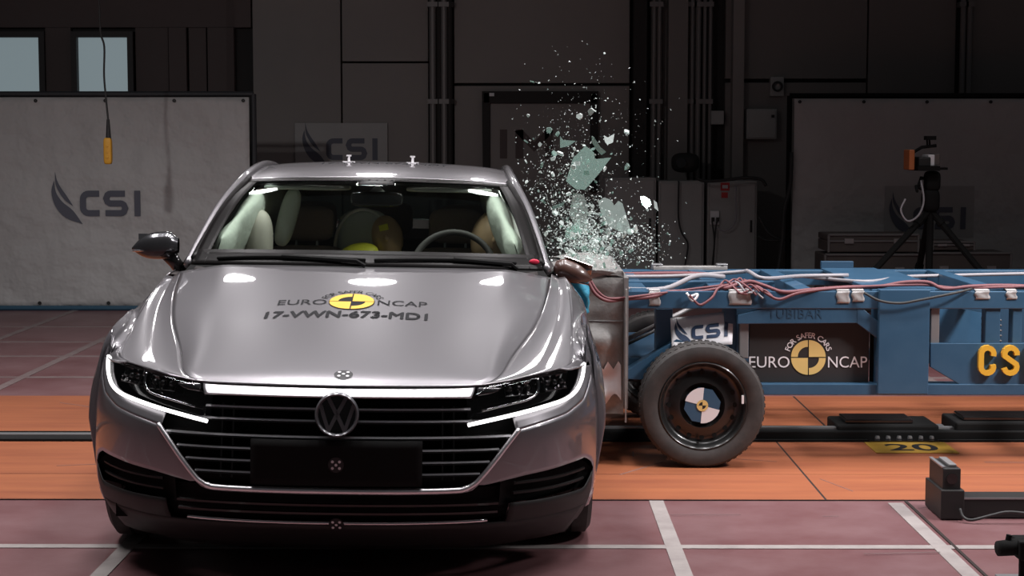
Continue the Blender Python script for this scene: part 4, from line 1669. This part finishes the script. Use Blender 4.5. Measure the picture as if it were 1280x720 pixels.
def tpoly(pts, Y0, Y1, name, m='trolley_blue'):
    P = [tp_(p, q, Y0) for p, q in pts]
    return MB().prism([(p[0], p[2]) for p in P], lambda u, v, t: (u, t, v), Y0 - 8.65, Y1 - 8.65).build(name, m, tr, bevel=.003)


XR = 3.4   # rear end of the trolley in its own frame
zt = tp_(900, 364)[2]
zt2 = tp_(900, 386)[2]
x_front = tp_(778, 370)[0]
# long top rails, near and far
for Y0, Y1 in ((YN, YN + .10), (YF - .10, YF)):
    MB().box((x_front, Y0 - 8.65, zt2), (XR, Y1 - 8.65, zt)).build('top_rail', 'trolley_blue', tr, bevel=.004)
# bottom rails
zb, zb2 = tp_(1000, 480)[2], tp_(1000, 494)[2]
xb = tp_(950, 487)[0]
for Y0, Y1 in ((YN, YN + .10), (YF - .10, YF)):
    MB().box((xb, Y0 - 8.65, zb2), (XR, Y1 - 8.65, zb)).build('bottom_rail', 'trolley_blue', tr, bevel=.004)
# inner long beam that shows behind the near rail
MB().box((x_front, YN + .42 - 8.65, zt2 + .01), (tp_(985, 364)[0], YN + .50 - 8.65, zt + .012)).build('inner_beam', 'trolley_blue', tr, bevel=.004)
# cross members on top
for pxx in (800, 905, 1010, 1180, 1252, 1420, 1600):
    X = tp_(pxx, 364)[0]
    MB().box((X - .04, YN + .05 - 8.65, zt2 + .015), (X + .04, YF - .05 - 8.65, zt + .004)).build('cross_member', 'trolley_blue', tr, bevel=.004)
# top deck plate with upturned far edge
X0, X1 = tp_(1096, 364)[0], tp_(1165, 364)[0]
MB().box((X0 - .02, YN + .02 - 8.65, zt - .01), (X1 + .02, YF - 8.65, zt + .008)).build('deck_plate', 'trolley_blue', tr, bevel=.003)
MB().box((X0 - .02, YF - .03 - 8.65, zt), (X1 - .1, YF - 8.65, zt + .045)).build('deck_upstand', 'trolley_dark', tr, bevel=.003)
# near side: embossed plate, brace, box column, letter plate, posts
pl1 = tpoly([(922, 394), (975, 380), (1071, 379), (1071, 404), (922, 405)], YN + .005, YN + .035, 'side_plate')
sh = fit_text('TUBIBAR', *[c for c in (tp_(960, 400)[0], tp_(1028, 400)[0])], tp_(960, 398)[2], tp_(960, 386)[2], .0, spacing=1.1)
flat2d(sh, lambda u, v: (u, YN + .003 - 8.65, v), 'embossed_lettering', 'trolley_dark', pl1)  # flat darker print, shade of the relief painted in
tpoly([(1071, 379), (1098, 402), (1098, 424), (1071, 404)], YN + .005, YN + .05, 'brace_plate')
col = tbox((1097, 493), (1163, 362), YN - .025, YN + .16, 'box_column')
tpoly([(1163, 429), (1420, 429), (1420, 481), (1200, 481), (1163, 459)], YN + .005, YN + .03, 'letter_plate')
for a, b in ((1231, 1251), (1265, 1278), (1390, 1412)):
    tbox((a, 430), (b, 384), YN + .01, YN + .08, 'side_post')
for a in (1163, 1420):
    tbox((a, 430), (a + 12, 380), YN + .02, YN + .09, 'side_post', 'grey_metal')
# slanting inner panel seen through the openings
P = [tp_(1172, 428, 8.35), tp_(1172, 380, 8.35), tp_(1290, 404, 8.9), tp_(1290, 428, 8.9)]
MB().prism([(0, 0), (1, 0), (1, 1), (0, 1)], lambda u, v, t: tuple(np.array(P[0]) * (1 - u) * (1 - v) + np.array(P[3]) * u * (1 - v) + np.array(P[2]) * u * v + np.array(P[1]) * (1 - u) * v + np.array((0, t, 0))), 0, .02).build('ballast_panel', 'trolley_blue', tr)
mb_rows = 5
for k in range(mb_rows):
    q0 = np.array(P[0]) * (1 - k / 5) + np.array(P[1]) * (k / 5)
    q1 = np.array(P[3]) * (1 - k / 5) + np.array(P[2]) * (k / 5)
    a_ = q0 + (q1 - q0) * .45
    b_ = q0 + (q1 - q0) * .92
    MB().tube([tuple(a_ + np.array((0, -.008, .01))), tuple(b_ + np.array((0, -.008, .01)))], .004, 5).build('panel_rib', 'grey_metal', tr)
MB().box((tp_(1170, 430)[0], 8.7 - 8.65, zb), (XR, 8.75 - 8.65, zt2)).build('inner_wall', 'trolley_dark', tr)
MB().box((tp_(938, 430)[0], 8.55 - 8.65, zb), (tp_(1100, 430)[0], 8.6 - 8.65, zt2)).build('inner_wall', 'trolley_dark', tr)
# raised gold letters CSI on the plate
for ch, a, b in (('C', 1222, 1244), ('S', 1251, 1273), ('I', 1283, 1289)):
    x0, x1 = tp_(a, 450)[0], tp_(b, 450)[0]
    z0, z1 = tp_(1230, 469)[2], tp_(1230, 431)[2]
    t_ = .024
    if ch == 'I':
        path = [((x0 + x1) / 2, z0), ((x0 + x1) / 2, z1)]
    elif ch == 'C':
        xa, xb_ = x0 + t_ / 2, x1 - t_ / 2
        r = (xb_ - xa) / 2
        cxm = (xa + xb_) / 2
        top = [(cxm + r * math.cos(a_), z1 - t_ / 2 - r + r * math.sin(a_)) for a_ in np.linspace(-.35, PI, 9)]
        bot = [(cxm + r * math.cos(a_), z0 + t_ / 2 + r + r * math.sin(a_)) for a_ in np.linspace(PI, 2 * PI + .35, 9)]
        path = top + bot
    else:
        xa, xb_ = x0 + t_ / 2, x1 - t_ / 2
        r = (xb_ - xa) / 2
        cxm = (xa + xb_) / 2
        path = [(cxm + r * math.cos(a_), z1 - t_ / 2 - r + r * math.sin(a_)) for a_ in np.linspace(-.2, PI + .35, 9)] + [(cxm + r * math.cos(a_), z0 + t_ / 2 + r + r * math.sin(a_)) for a_ in np.linspace(.5, -PI + .2, 9)]
    V, Fc = stroke2d(path, t_)
    n_ = len(path)
    mb = MB()
    y0_, y1_ = YN - .022 - 8.65, YN + .004 - 8.65
    vs = [(u, y0_, v) for u, v in V] + [(u, y1_, v) for u, v in V]
    fs = [f for f in Fc] + [tuple(i + 2 * n_ for i in f) for f in Fc]
    for i in range(n_ - 1):
        fs.append((i, i + 1, 2 * n_ + i + 1, 2 * n_ + i))
        fs.append((n_ + i, n_ + i + 1, 3 * n_ + i + 1, 3 * n_ + i))
    fs.append((0, n_, 3 * n_, 2 * n_))
    fs.append((n_ - 1, 2 * n_ - 1, 4 * n_ - 1, 3 * n_ - 1))
    mb.add(vs, fs).build('gold_letter', 'letter_gold', tr)

# black sponsor board
sb = tbox((936, 478), (1087, 404), YN + .055, YN + .075, 'sign_board', 'sign_black', .002)
yb = YN + .052


def sbp(u, v):
    p = tp_(u, v, yb)
    return (p[0], yb - 8.65, p[2])


for txt, a, b in (('EURO', 936.5, 987), ('NCAP', 1035, 1084)):
    sh = fit_text(txt, a, b, -459.5, -445.5, .0)
    flat2d(sh, lambda u, v: sbp(u, -v), 'lettering', 'white', sb)
flat2d(ncap_target(1010.5, -446.8, 21, .03), lambda u, v: sbp(u, -v), 'target_quarters', 'ncap_gold', sb)
flat2d(arc_text('FOR SAFER CARS', 1010.5, -446.8, 24.5, 9.6, 162, 18, .15), lambda u, v: sbp(u, -v), 'lettering', 'white', sb)
tbox((924, 448), (936, 404), YN + .03, YN + .07, 'side_post', 'grey_metal')
tbox((1087, 478), (1097, 404), YN + .08, YN + .1, 'inner_wall', 'matt_black')

# front end: uprights, struts, wheel guard, white logo sheet
tbox((820, 440), (841, 386), YN + .10, YN + .22, 'upright')
tbox((905, 440), (921, 384), YN + .06, YN + .16, 'upright')
MB().tube([tp_(772, 430, 8.15), tp_(866, 384, 8.15)], .012, 10).build('strut', 'grey_metal', tr, smooth=True)
MB().tube([tp_(772, 436, 8.3), tp_(838, 404, 8.3)], .008, 10).build('strut', 'black', tr, smooth=True)
MB().tube([tp_(778, 452, 8.5), tp_(830, 452, 8.5)], .012, 8).build('strut', 'steel', tr, smooth=True)
tpoly([(778, 466), (846, 424), (856, 427), (812, 468), (802, 475), (780, 474)], YN + .04, YN + .14, 'wheel_guard')
tpoly([(778, 452), (815, 452), (830, 470), (778, 478)], YN + .30, YN + .40, 'bumper_plate')
MB().box((x_front, YN + .15 - 8.65, tp_(800, 480)[2]), (tp_(850, 480)[0], YN + 1.25 - 8.65, tp_(800, 452)[2])).build('axle_beam', 'trolley_dark', tr, bevel=.004)
shp = [(838, 398), (917, 388), (915, 430), (840, 437)]
YS = YN + .02
P4 = [np.array(tp_(p, q, YS + dY)) for (p, q), dY in ((shp[3], 0), (shp[2], 0), (shp[1], .07), (shp[0], .07))]


def sheet_fn(u, v):
    p = P4[0] * (1 - u) * (1 - v) + P4[1] * u * (1 - v) + P4[2] * u * v + P4[3] * (1 - u) * v
    return (p[0], p[1] + .008 * math.sin(u * 5 + v * 2), p[2])


ls = MB().grid(sheet_fn, 14, 8).build('logo_sheet', 'white', tr, smooth=True, solid=.002)
sh = csi_logo(.06, .24, .86)
flat2d(sh, lambda u, v: (lambda p: (p[0], p[1] - .004, p[2]))(sheet_fn(u, .15 + (v - .24) * 1.75 + .10)), 'lettering', 'logo_navy', ls)

# wheels of the trolley
WR = .290


def trolley_wheel(x, y, sd):
    r = empty('wheel', (x, y, WR), parent=tr)
    n = 64
    prof = [(.198, -.075), (.215, -.088), (.25, -.095), (.275, -.088), (.286, -.070), (.290, -.03), (.283, -.026), (.283, -.020), (.290, -.016), (.290, .016), (.283, .020), (.283, .026), (.290, .03), (.286, .070), (.275, .088), (.25, .095), (.215, .088), (.198, .075)]
    MB().lathe(prof, (0, 0, 0), 'y', n, closed=True).build('tyre', 'rubber', r, smooth=True, sharp=40)
    lug = None
    for k in range(56):
        a = 2 * PI * k / 56
        for e in (-1, 1):
            if lug is None:
                lug = MB().box((-.009, -.010, -.004), (.009, .022, .0016)).build('tread_block', 'rubber', r)
                o = lug
            else:
                o = shared(lug, 'tread_block', r)
            o.location = (.2885 * math.sin(a), e * .056, .2885 * math.cos(a))
            o.rotation_euler = (0, a, 0)
    # steel disc
    f_ = -sd
    prof = [(.202, f_ * .075), (.206, f_ * .082), (.200, f_ * .086), (.192, f_ * .080), (.186, f_ * .05), (.170, f_ * .035), (.150, f_ * .040), (.125, f_ * .052), (.105, f_ * .055), (.095, f_ * .035), (.06, f_ * .03), (.001, f_ * .03)]
    rim = MB().lathe(prof, (0, 0, 0), 'y', 48).build('rim', 'rim_black', r, smooth=True, sharp=60)
    hole = None
    for k in range(16):
        a = 2 * PI * k / 16
        if hole is None:
            hole = MB().lathe([(.001, f_ * .003), (.0115, f_ * .003), (.0115, -f_ * .004)], (0, 0, 0), 'y', 12).build('rim_hole', 'matt_black', r)
            o = hole
        else:
            o = shared(hole, 'rim_hole', r)
        o.location = (.152 * math.cos(a), f_ * .0405, .152 * math.sin(a))
        if k in (3, 4, 8, 9, 10, 11):
            o.data = o.data if o is hole else o.data
    # target plate on the hub
    hp = MB().prism([(.086 * math.cos(2 * PI * k / 8 + .2), .086 * math.sin(2 * PI * k / 8 + .2)) for k in range(8)], lambda u, v, t: (u, t, v), f_ * .056, f_ * .062).build('hub_plate', 'trolley_blue', r)
    for a0 in (85, 265):
        flat2d(disc2d(0, 0, .083, 8, a0, a0 + 80), lambda u, v: (u, f_ * .0635, v), 'white_quarter', 'white', r)
    flat2d(disc2d(0, 0, .026, 24), lambda u, v: (u, f_ * .0645, v), 'centre_disc', 'marker_black', r)
    flat2d(ncap_target(0, 0, .026, .02), lambda u, v: (u, f_ * .0655, v), 'centre_target', 'ncap_gold', r)
    MB().box((.178, f_ * .078, .012), (.188, f_ * .09, .05)).build('balance_weight', 'white', r)
    MB().tube([(-.02, f_ * .05, -.175), (-.02, f_ * .085, -.170)], .005, 8).build('valve', 'matt_black', r)
    return r


wy = YN - .09 + .095 - 8.65
for X in (0, 3.0):
    trolley_wheel(X, 7.895 - 8.65, 1)
    trolley_wheel(X - (.0 if X else .10), 9.33 - 8.65, 1)
for X in (-.05, 3.0):
    MB().tube([(X, 7.98 - 8.65, WR), (X, 9.25 - 8.65, WR)], .035, 12).build('axle', 'matt_black', tr)

# crushed aluminium barrier face
xb0, xb1 = at(751, 400, 7.95)[0], at(779, 400, 7.95)[0]
bf = empty('barrier_face', (xb1 - TX, 0, 0), parent=tr)
z0, z1 = at(760, 516, 7.95)[2], at(760, 346, 7.95)[2]
rr_ = random.Random(5)


def crush(u, v):
    # u round the block (near side -> front -> far side), v height
    z = z0 + (z1 - z0) * v
    d0 = -.30 + .05 * math.sin(v * 5 + 1)
    wob = .018 * math.sin(v * 9) + .012 * math.sin(v * 17 + 2) + .008 * math.sin(v * 31)
    if u < .25:
        t = u / .25
        return (d0 * t, -.74 + wob * math.sin(PI * t) + .02 * math.sin(t * 9 + v * 4) * .5, z)
    if u < .75:
        t = (u - .25) / .5
        return (d0 + .05 * math.sin(t * 11 + v * 6) + wob, -.74 + 1.48 * t, z)
    t = (u - .75) / .25
    return (d0 * (1 - t), .74, z)


MB().grid(crush, 64, 40).build('honeycomb_skin', 'alu_sheet', bf, smooth=True)
MB().grid(lambda u, v: (lambda a: (a[0] * (1 - v), a[1], z1 + .025 * math.sin(PI * v) + .012 * math.sin(u * 40)))(crush(.0 + u, 1.0)), 64, 8).build('crumpled_top', 'alu_sheet', bf, smooth=True)
MB().box((0, -.77, z0 + .03), (.02, .77, z1 + .0)).build('back_plate', 'grey_metal', bf)
MB().box((.005, -.80, z0 - .03), (.012, -.775, z1 - .05)).build('edge_flange', 'alu_sheet', bf)
MB().grid(lambda u, v: (lambda p: (p[0], p[1] - .008, p[2]))(crush(.01 + .17 * u, .10 + .05 * math.sin(u * 9) * (1 - v) + .26 * v + .03 * math.sin(u * 25) * v)), 16, 10).build('torn_paper', 'white', bf, smooth=True)
MB().tube([crush(t, .68) for t in np.linspace(.0, .26, 12)], .004, 6).build('seam', 'grey_metal', bf)
# connectors between face and trolley
tbox((756, 338), (772, 346), YN + .1, YN + .2, 'bracket', 'steel')

# tape patches over the rail
for (a, b, c, d) in ((811, 825, 370, 382), (911, 939, 365, 381), (1046, 1062, 362, 379), (1065, 1080, 362, 377), (1219, 1237, 361, 374), (1258, 1271, 361, 374)):
    x0, zA = tp_(a, c)[0], zt
    x1, zB = tp_(b, c)[0], tp_(a, d)[2]
    mb = MB()
    mb.grid(lambda u, v: (x0 + (x1 - x0) * u + .004 * math.sin(v * 7), YN - 8.65 - .003 - .004 * math.sin(PI * v) * math.sin(u * 6), zB + (zt - zB) * v), 6, 6)
    mb.grid(lambda u, v: (x0 + (x1 - x0) * u, YN - 8.65 - .003 + .06 * v, zt + .003 + .006 * math.sin(PI * v)), 6, 4)
    mb.build('tape_patch', 'tape', tr, smooth=True, solid=.002)


def wire(pp, r, m, Y=None, name='cable'):
    pts = [tp_(*p) if len(p) == 3 else tp_(p[0], p[1], Y or YN + .04) for p in pp]
    return MB().tube([tuple(p) for p in spl(pts, 6)], r, 7).build(name, m, tr, smooth=True)


wire([(735, 352, 7.85), (745, 368, 7.84), (760, 376, 7.84), (780, 374, 7.9), (815, 371, 7.93), (840, 364, 7.97), (870, 365, 7.97), (905, 360, 7.98), (930, 362, 7.98)], .008, 'cable_red')
wire([(738, 350, 7.86), (748, 365, 7.845), (762, 373, 7.845), (790, 371, 7.9), (830, 366, 7.95), (860, 362, 7.98), (900, 357, 8.0)], .006, 'cable_red')
wire([(776, 362, 8.1), (830, 361, 8.1), (870, 345, 8.3), (905, 346, 8.4)], .012, 'cable_grey')
wire([(776, 346, 8.6), (850, 345, 8.6), (925, 340, 8.5), (935, 339, 8.4), (955, 348, 8.2), (1000, 345, 8.6), (1060, 344, 8.7)], .010, 'cable_grey')
wire([(862, 369, 7.92), (868, 376, 7.92), (876, 381, 7.92), (890, 372, 7.93), (898, 360, 7.96), (915, 355, 8.0)], .006, 'cable_red')
wire([(858, 366, 7.93), (866, 376, 7.92), (872, 368, 7.93), (862, 371, 7.925)], .006, 'white')
wire([(905, 361, 7.96), (935, 352, 8.0), (955, 357, 7.98), (980, 365, 7.95), (1015, 362, 7.97), (1060, 359, 7.98), (1100, 358, 8.0), (1130, 353, 8.0), (1160, 353, 8.0), (1180, 361, 7.97), (1215, 358, 7.98), (1260, 357, 8), (1330, 360, 8)], .009, 'cable_red')
wire([(930, 350, 8.05), (950, 360, 7.97), (960, 368, 7.93), (975, 374, 7.925), (1000, 366, 7.935), (1050, 360, 7.97), (1150, 356, 8.0), (1200, 360, 7.98), (1320, 357, 8)], .007, 'cable_red')
wire([(1080, 366, 7.92), (1100, 376, 7.9), (1125, 379, 7.9), (1150, 375, 7.9), (1190, 367, 7.91), (1215, 361, 7.95)], .006, 'cable_dark')
wire([(778, 343, 9.0), (850, 342, 9.0), (900, 344, 9.0)], .012, 'cable_red')
wire([(1000, 345, 9.0), (1080, 352, 8.4), (1130, 346, 8.9), (1200, 344, 9.0), (1290, 342, 9.0)], .009, 'cable_grey')
for k in range(9):
    a = rr_.uniform(898, 930)
    wire([(a, rr_.uniform(352, 362), 8.0), (a + 8, rr_.uniform(348, 356), 8.02), (a + 16, rr_.uniform(352, 364), 7.98), (a + 26, rr_.uniform(356, 368), 7.94), (a + 36, rr_.uniform(362, 374), 7.93)], .005, 'cable_red' if k % 3 else 'cable_grey')
for k, (px_, py_) in enumerate(((821, 334), (902, 334))):
    q = tp_(px_, py_, 9.3)
    MB().box((q[0] - .03, q[1] - .03, zt), (q[0] + .03, q[1] + .03, q[2] + .02)).build('sensor_block', 'steel', tr, bevel=.004)
    MB().lathe([(.001, -.036), (.012, -.036), (.012, -.028)], (q[0], q[1], q[2]), 'y', 12).build('sensor_eye', 'matt_black', tr)
q0_, q1_ = tp_(816, 341, 9.3), tp_(908, 338, 9.3)
MB().box((q0_[0], q0_[1] - .04, zt), (q1_[0], q1_[1] + .04, zt + .02)).build('sensor_rail', 'alu_sheet', tr, bevel=.003)

# cyan padding squeezed between fender and barrier
x0 = at(713, 370, 7.45)
x1 = at(735, 370, 7.45)
cl = MB().grid(lambda u, v: (x0[0] + (x1[0] - x0[0]) * u, 7.45 + .02 * math.sin(u * 7 + v * 9), at(720, 392, 7.45)[2] + (at(720, 349, 7.45)[2] - at(720, 392, 7.45)[2]) * v), 12, 12).build('padding_cloth', 'cyan_cloth', smooth=True, solid=.02)
tag(cl, 'crumpled cyan padding cloth squeezed between front fender and barrier', 'cloth')

# ================================================================== floor hardware on the rail


def catcher(p0, p1, label, z=.075, bolts=True):
    x0, x1 = at(p0, 548, 8.55)[0], at(p1, 548, 8.55)[0]
    r = empty('rail_catcher', ((x0 + x1) / 2, 8.62, 0))
    hw = (x1 - x0) / 2
    MB().box((-hw, -.05, .0), (hw, .26, z)).build('body', 'matt_black', r, bevel=.01)
    MB().box((-hw + .05, .0, z), (hw - .12, .2, z + .022)).build('top_block', 'black_gloss', r, bevel=.006)
    MB().box((hw, .04, .02), (hw + .06, .14, z * .7)).build('tongue', 'steel', r, bevel=.004)
    if bolts:
        MB().box((-hw + .14, -.14, .0), (hw - .02, -.05, .014)).build('bolt_flange', 'black_gloss', r, bevel=.003)
        mb0 = None
        for k in range(6):
            X = -hw + .19 + (2 * hw - .24) * k / 5
            if mb0 is None:
                mb0 = MB().lathe([(.001, .014), (.010, .014), (.013, .004), (.013, 0)], (0, 0, .012), 'z', 8).build('bolt', 'steel', r)
                o = mb0
            else:
                o = shared(mb0, 'bolt', r)
            o.location = (X, -.10, .004)
    tag(r, label, 'rail stop')
    return r


catcher(1048, 1175, 'black bolted rail stop beside the yellow 20 plate')
catcher(1196, 1330, 'black rail stop at the right edge of the picture', z=.09, bolts=False)
a, b = at(1080, 553, 8.5), at(1190, 568, 8.2)
# yellow painted distance plate with 20
A, B, Cc, D = atg = [Vector(p) for p in ((1.70, 8.18, .003), (2.10, 8.18, .003), (2.07, 8.485, .003), (1.73, 8.485, .003))]
np_ = MB().box((1.72, 8.19, .0015), (2.12, 8.485, .005)).build('distance_plate', 'yellow_plate')
tag(np_, 'yellow floor plate with black number 20 beside the rail', 'plate')
flat2d(fit_text('20', 1.80, 2.05, 8.245, 8.43, .02), lambda u, v: (u, v, .0058), 'number', 'ink', np_)

# ================================================================== foreground sensor on a bar
YG = 6.74
dv = empty('light_gate', (at(1190, 645, YG)[0], YG, 0))


def dp(px, py, Y=YG):
    p = at(px, py, Y)
    return (p[0] - dv.location.x, p[1] - YG, max(p[2], 0))


a, b = dp(1176, 643), dp(1206, 613)
MB().box((a[0], 0, 0), (b[0], .27, b[2])).build('base_block', 'black', dv, bevel=.004)
a, b = dp(1180, 612), dp(1203, 587)
MB().box((a[0], .02, a[2] - .02), (b[0], .25, b[2])).build('sensor_housing', 'black', dv, bevel=.004)
MB().box((a[0] - .002, .03, b[2]), (a[0] + .012, .25, b[2] + .006)).build('bright_edge', 'steel', dv)
MB().box((a[0] + .03, .05, b[2]), (b[0] - .01, .22, b[2] + .012)).build('top_clip', 'grey_metal', dv, bevel=.003)
MB().lathe([(.001, -.004), (.022, -.004), (.026, .02)], ((a[0] + b[0]) / 2, .02, (a[2] + b[2]) / 2), 'y', 20).build('lens', 'black_gloss', dv)
a, b = dp(1206, 642), dp(1400, 631)
MB().box((a[0], .03, .0), (a[0] + .75, .16, b[2] + .02)).build('carrier_bar', 'black', dv, bevel=.003)
MB().box((a[0], .028, b[2] + .015), (a[0] + .75, .032, b[2] + .022)).build('bar_edge', 'steel', dv)
MB().tube([tuple(p) for p in spl([dp(1200, 636, YG - .02), dp(1204, 646, YG - .04), dp(1215, 650, YG - .06), dp(1240, 644, YG - .06), dp(1262, 640, YG - .06), dp(1300, 644, YG - .06)], 6)], .006, 8).build('cable', 'cable_dark', dv, smooth=True)
tag(dv, 'dark light-gate sensor box on a metal bar at right front floor', 'sensor')

fc = empty('floor_camera', (at(1266, 720, 5.7)[0], 5.7, 0))
cx0 = fc.location.x
q = at(1262, 684, 5.7)
MB().tube([(q[0] - cx0 - .045, -.02, q[2]), (q[0] - cx0 + .05, .0, q[2] + .003)], [.026, .030], 16).build('lens_barrel', 'matt_black', fc, smooth=True)
MB().box((q[0] - cx0 + .02, -.05, q[2] - .035), (q[0] - cx0 + .16, .06, q[2] + .03)).build('camera_body', 'matt_black', fc, bevel=.006)
MB().tube([(q[0] - cx0 - .01, -.01, q[2] + .02), (q[0] - cx0 - .005, -.01, q[2] + .045)], .010, 10).build('focus_screw', 'matt_black', fc)
MB().tube([(q[0] - cx0 + .05, 0, q[2]), (q[0] - cx0 + .05, 0, .02)], .018, 10).build('stem', 'matt_black', fc)
MB().box((q[0] - cx0 - .02, -.08, 0), (q[0] - cx0 + .14, .1, .02)).build('foot_plate', 'steel', fc, bevel=.003)
tag(fc, 'small black high-speed camera on a stem in the bottom right corner', 'camera')

# ================================================================== flying window glass
rg = random.Random(21)


def shard(px_poly, Y, label, m='glass_green', t=.005, tilt=(0, 0), name='glass_shard'):
    P = [Vector(at(p, q, Y)) for p, q in px_poly]
    c = sum(P, Vector()) / len(P)
    mb = MB()
    loc = [(p.x - c.x, p.z - c.z) for p in P]
    mb.prism(loc, lambda u, v, w_: (u, w_ + tilt[0] * u + tilt[1] * v, v), -t / 2, t / 2)
    o = mb.build(name, m)
    o.location = c
    tag(o, label, 'glass', 'large flying shards of window glass')
    return o


shard([(732, 182), (737, 186), (743, 191), (744, 199), (765, 197), (750, 216), (731, 237), (719, 236), (707, 226), (711, 214), (716, 198)], 8.05, 'largest green glass shard with a long slanting edge, flying above the barrier', tilt=(.5, .2))
shard([(739, 170), (742, 171), (750, 183), (758, 190), (752, 194), (746, 188), (740, 178)], 8.1, 'narrow curved glass sliver just above the largest shard', tilt=(.3, -.3))
shard([(755, 169), (760, 172), (768, 167), (766, 178), (759, 181), (756, 177)], 8.2, 'jagged small shard at the upper right of the glass spray', 'glass_white', tilt=(-.4, .3))
shard([(700, 170), (704, 175), (720, 176), (712, 182), (700, 185)], 8.0, 'flat pale shard upper left of the largest shard', tilt=(.6, .1))
shard([(748, 252), (756, 247), (764, 250), (768, 257), (773, 251), (778, 254), (789, 292), (780, 291), (770, 287), (762, 284), (752, 268)], 8.15, 'big crazed glass plate hanging over the trolley front', 'glass_crazed', tilt=(-.5, .3))
shard([(800, 245), (806, 245), (813, 250), (815, 256), (808, 261), (802, 255)], 8.2, 'triangular shard at right above the cabinets', 'glass_green', tilt=(.5, .4))
shard([(817, 250), (821, 253), (823, 264), (818, 260)], 8.3, 'slim shard furthest right of the triangular one', 'glass_white')
shard([(690, 258), (706, 252), (704, 257), (692, 262)], 7.9, 'thin horizontal sliver beside the windshield pillar', 'glass_green')
shard([(708, 285), (722, 279), (728, 292), (718, 300), (706, 296)], 8.0, 'green crazed piece low in the spray near the pillar', 'glass_green', tilt=(.3, .3))
shard([(716, 240), (730, 244), (735, 262), (733, 285), (722, 290), (712, 268)], 8.1, 'tall crazed strip below the largest shard', 'glass_crazed', tilt=(.3, -.2))

# glass fragments: individual crumbs of tempered glass
base = []
for k in range(6):
    r_ = random.Random(40 + k)
    bm = bmesh.new()
    n = r_.choice((5, 6, 7))
    pts = []
    for i in range(n):
        a_ = 2 * PI * i / n + r_.uniform(-.25, .25)
        rad = r_.uniform(.55, 1.0)
        pts.append((rad * math.cos(a_), rad * math.sin(a_)))
    mb = MB().prism(pts, lambda u, v, t: (u * (1 - .15 * t), v, t * .5 + .2 * u), -1 * r_.uniform(.3, .6), r_.uniform(.3, .6))
    me = mb.mesh('glass_fragment')
    me.materials.append(M['glass_white'] if k % 3 else M['glass_green'])
    base.append(me)


def spray():
    """a point of the spray: dense core by the driver's window, thin halo up and to the left"""
    k = rg.random()
    if k < .56:
        p, q = rg.gauss(730, 20), rg.gauss(305, 24)
    elif k < .73:
        p, q = rg.gauss(780, 26), rg.gauss(305, 18)
    elif k < .88:
        p, q = rg.gauss(700, 26), rg.gauss(250, 40)
    else:
        p, q = rg.gauss(725, 45), rg.gauss(200, 60)
    return p, q


def place():
    while True:
        p, q = spray()
        Y = rg.uniform(7.55, 8.9)
        if q > 338 or p < 640 or p > 860:
            continue
        # keep clear of the car body and the barrier
        edge = 640 + (q - 205) * .34
        if p < edge + 6 and q > 200:
            continue
        x, y, z = at(p, q, Y)
        if z < zt + .10:
            continue
        return x, y, z


for k in range(290):
    s_ = (rg.uniform(.009, .022) if k < 130 else rg.uniform(.0045, .010))
    o = bpy.data.objects.new('glass_fragment', base[rg.randrange(6)])
    COL.objects.link(o)
    o.location = place()
    o.scale = (s_, s_, s_)
    o.rotation_euler = (rg.uniform(0, 6), rg.uniform(0, 6), rg.uniform(0, 6))
    tag(o, 'small crumb of tempered window glass in the flying spray', 'glass', 'flying glass crumbs')
mb = MB()
for k in range(5200):
    x, y, z = place()
    s_ = rg.choice((rg.uniform(.0012, .004), rg.uniform(.002, .0075)))
    a_ = [Vector((rg.gauss(0, 1), rg.gauss(0, 1), rg.gauss(0, 1))).normalized() * s_ for _ in range(4)]
    mb.add([(x + v.x, y + v.y, z + v.z) for v in a_], [(0, 1, 2), (0, 2, 3), (0, 3, 1), (1, 3, 2)])
me = mb.mesh('glass_dust', weld=False)
o = link_mesh('glass_dust', me, 'glass_white')
tag(o, 'fine dust of broken window glass hanging over the barrier', 'glass', kind='stuff')

# repeated things share a group
GROUPS = {'logo_banner': 'vinyl banners on pipe frames', 'switch_cabinet': 'grey switch cabinets along the wall', 'road_case': 'road cases stacked before the right banner',
          'rail_catcher': 'rail stops on the guide rail', 'wall_cable': 'dark cables along the back wall', 'plug_cable': 'cables dropping from the plugs'}
for o in list(bpy.data.objects):
    g = GROUPS.get(o.name.split('.')[0])
    if g and o.parent is None:
        o['group'] = g
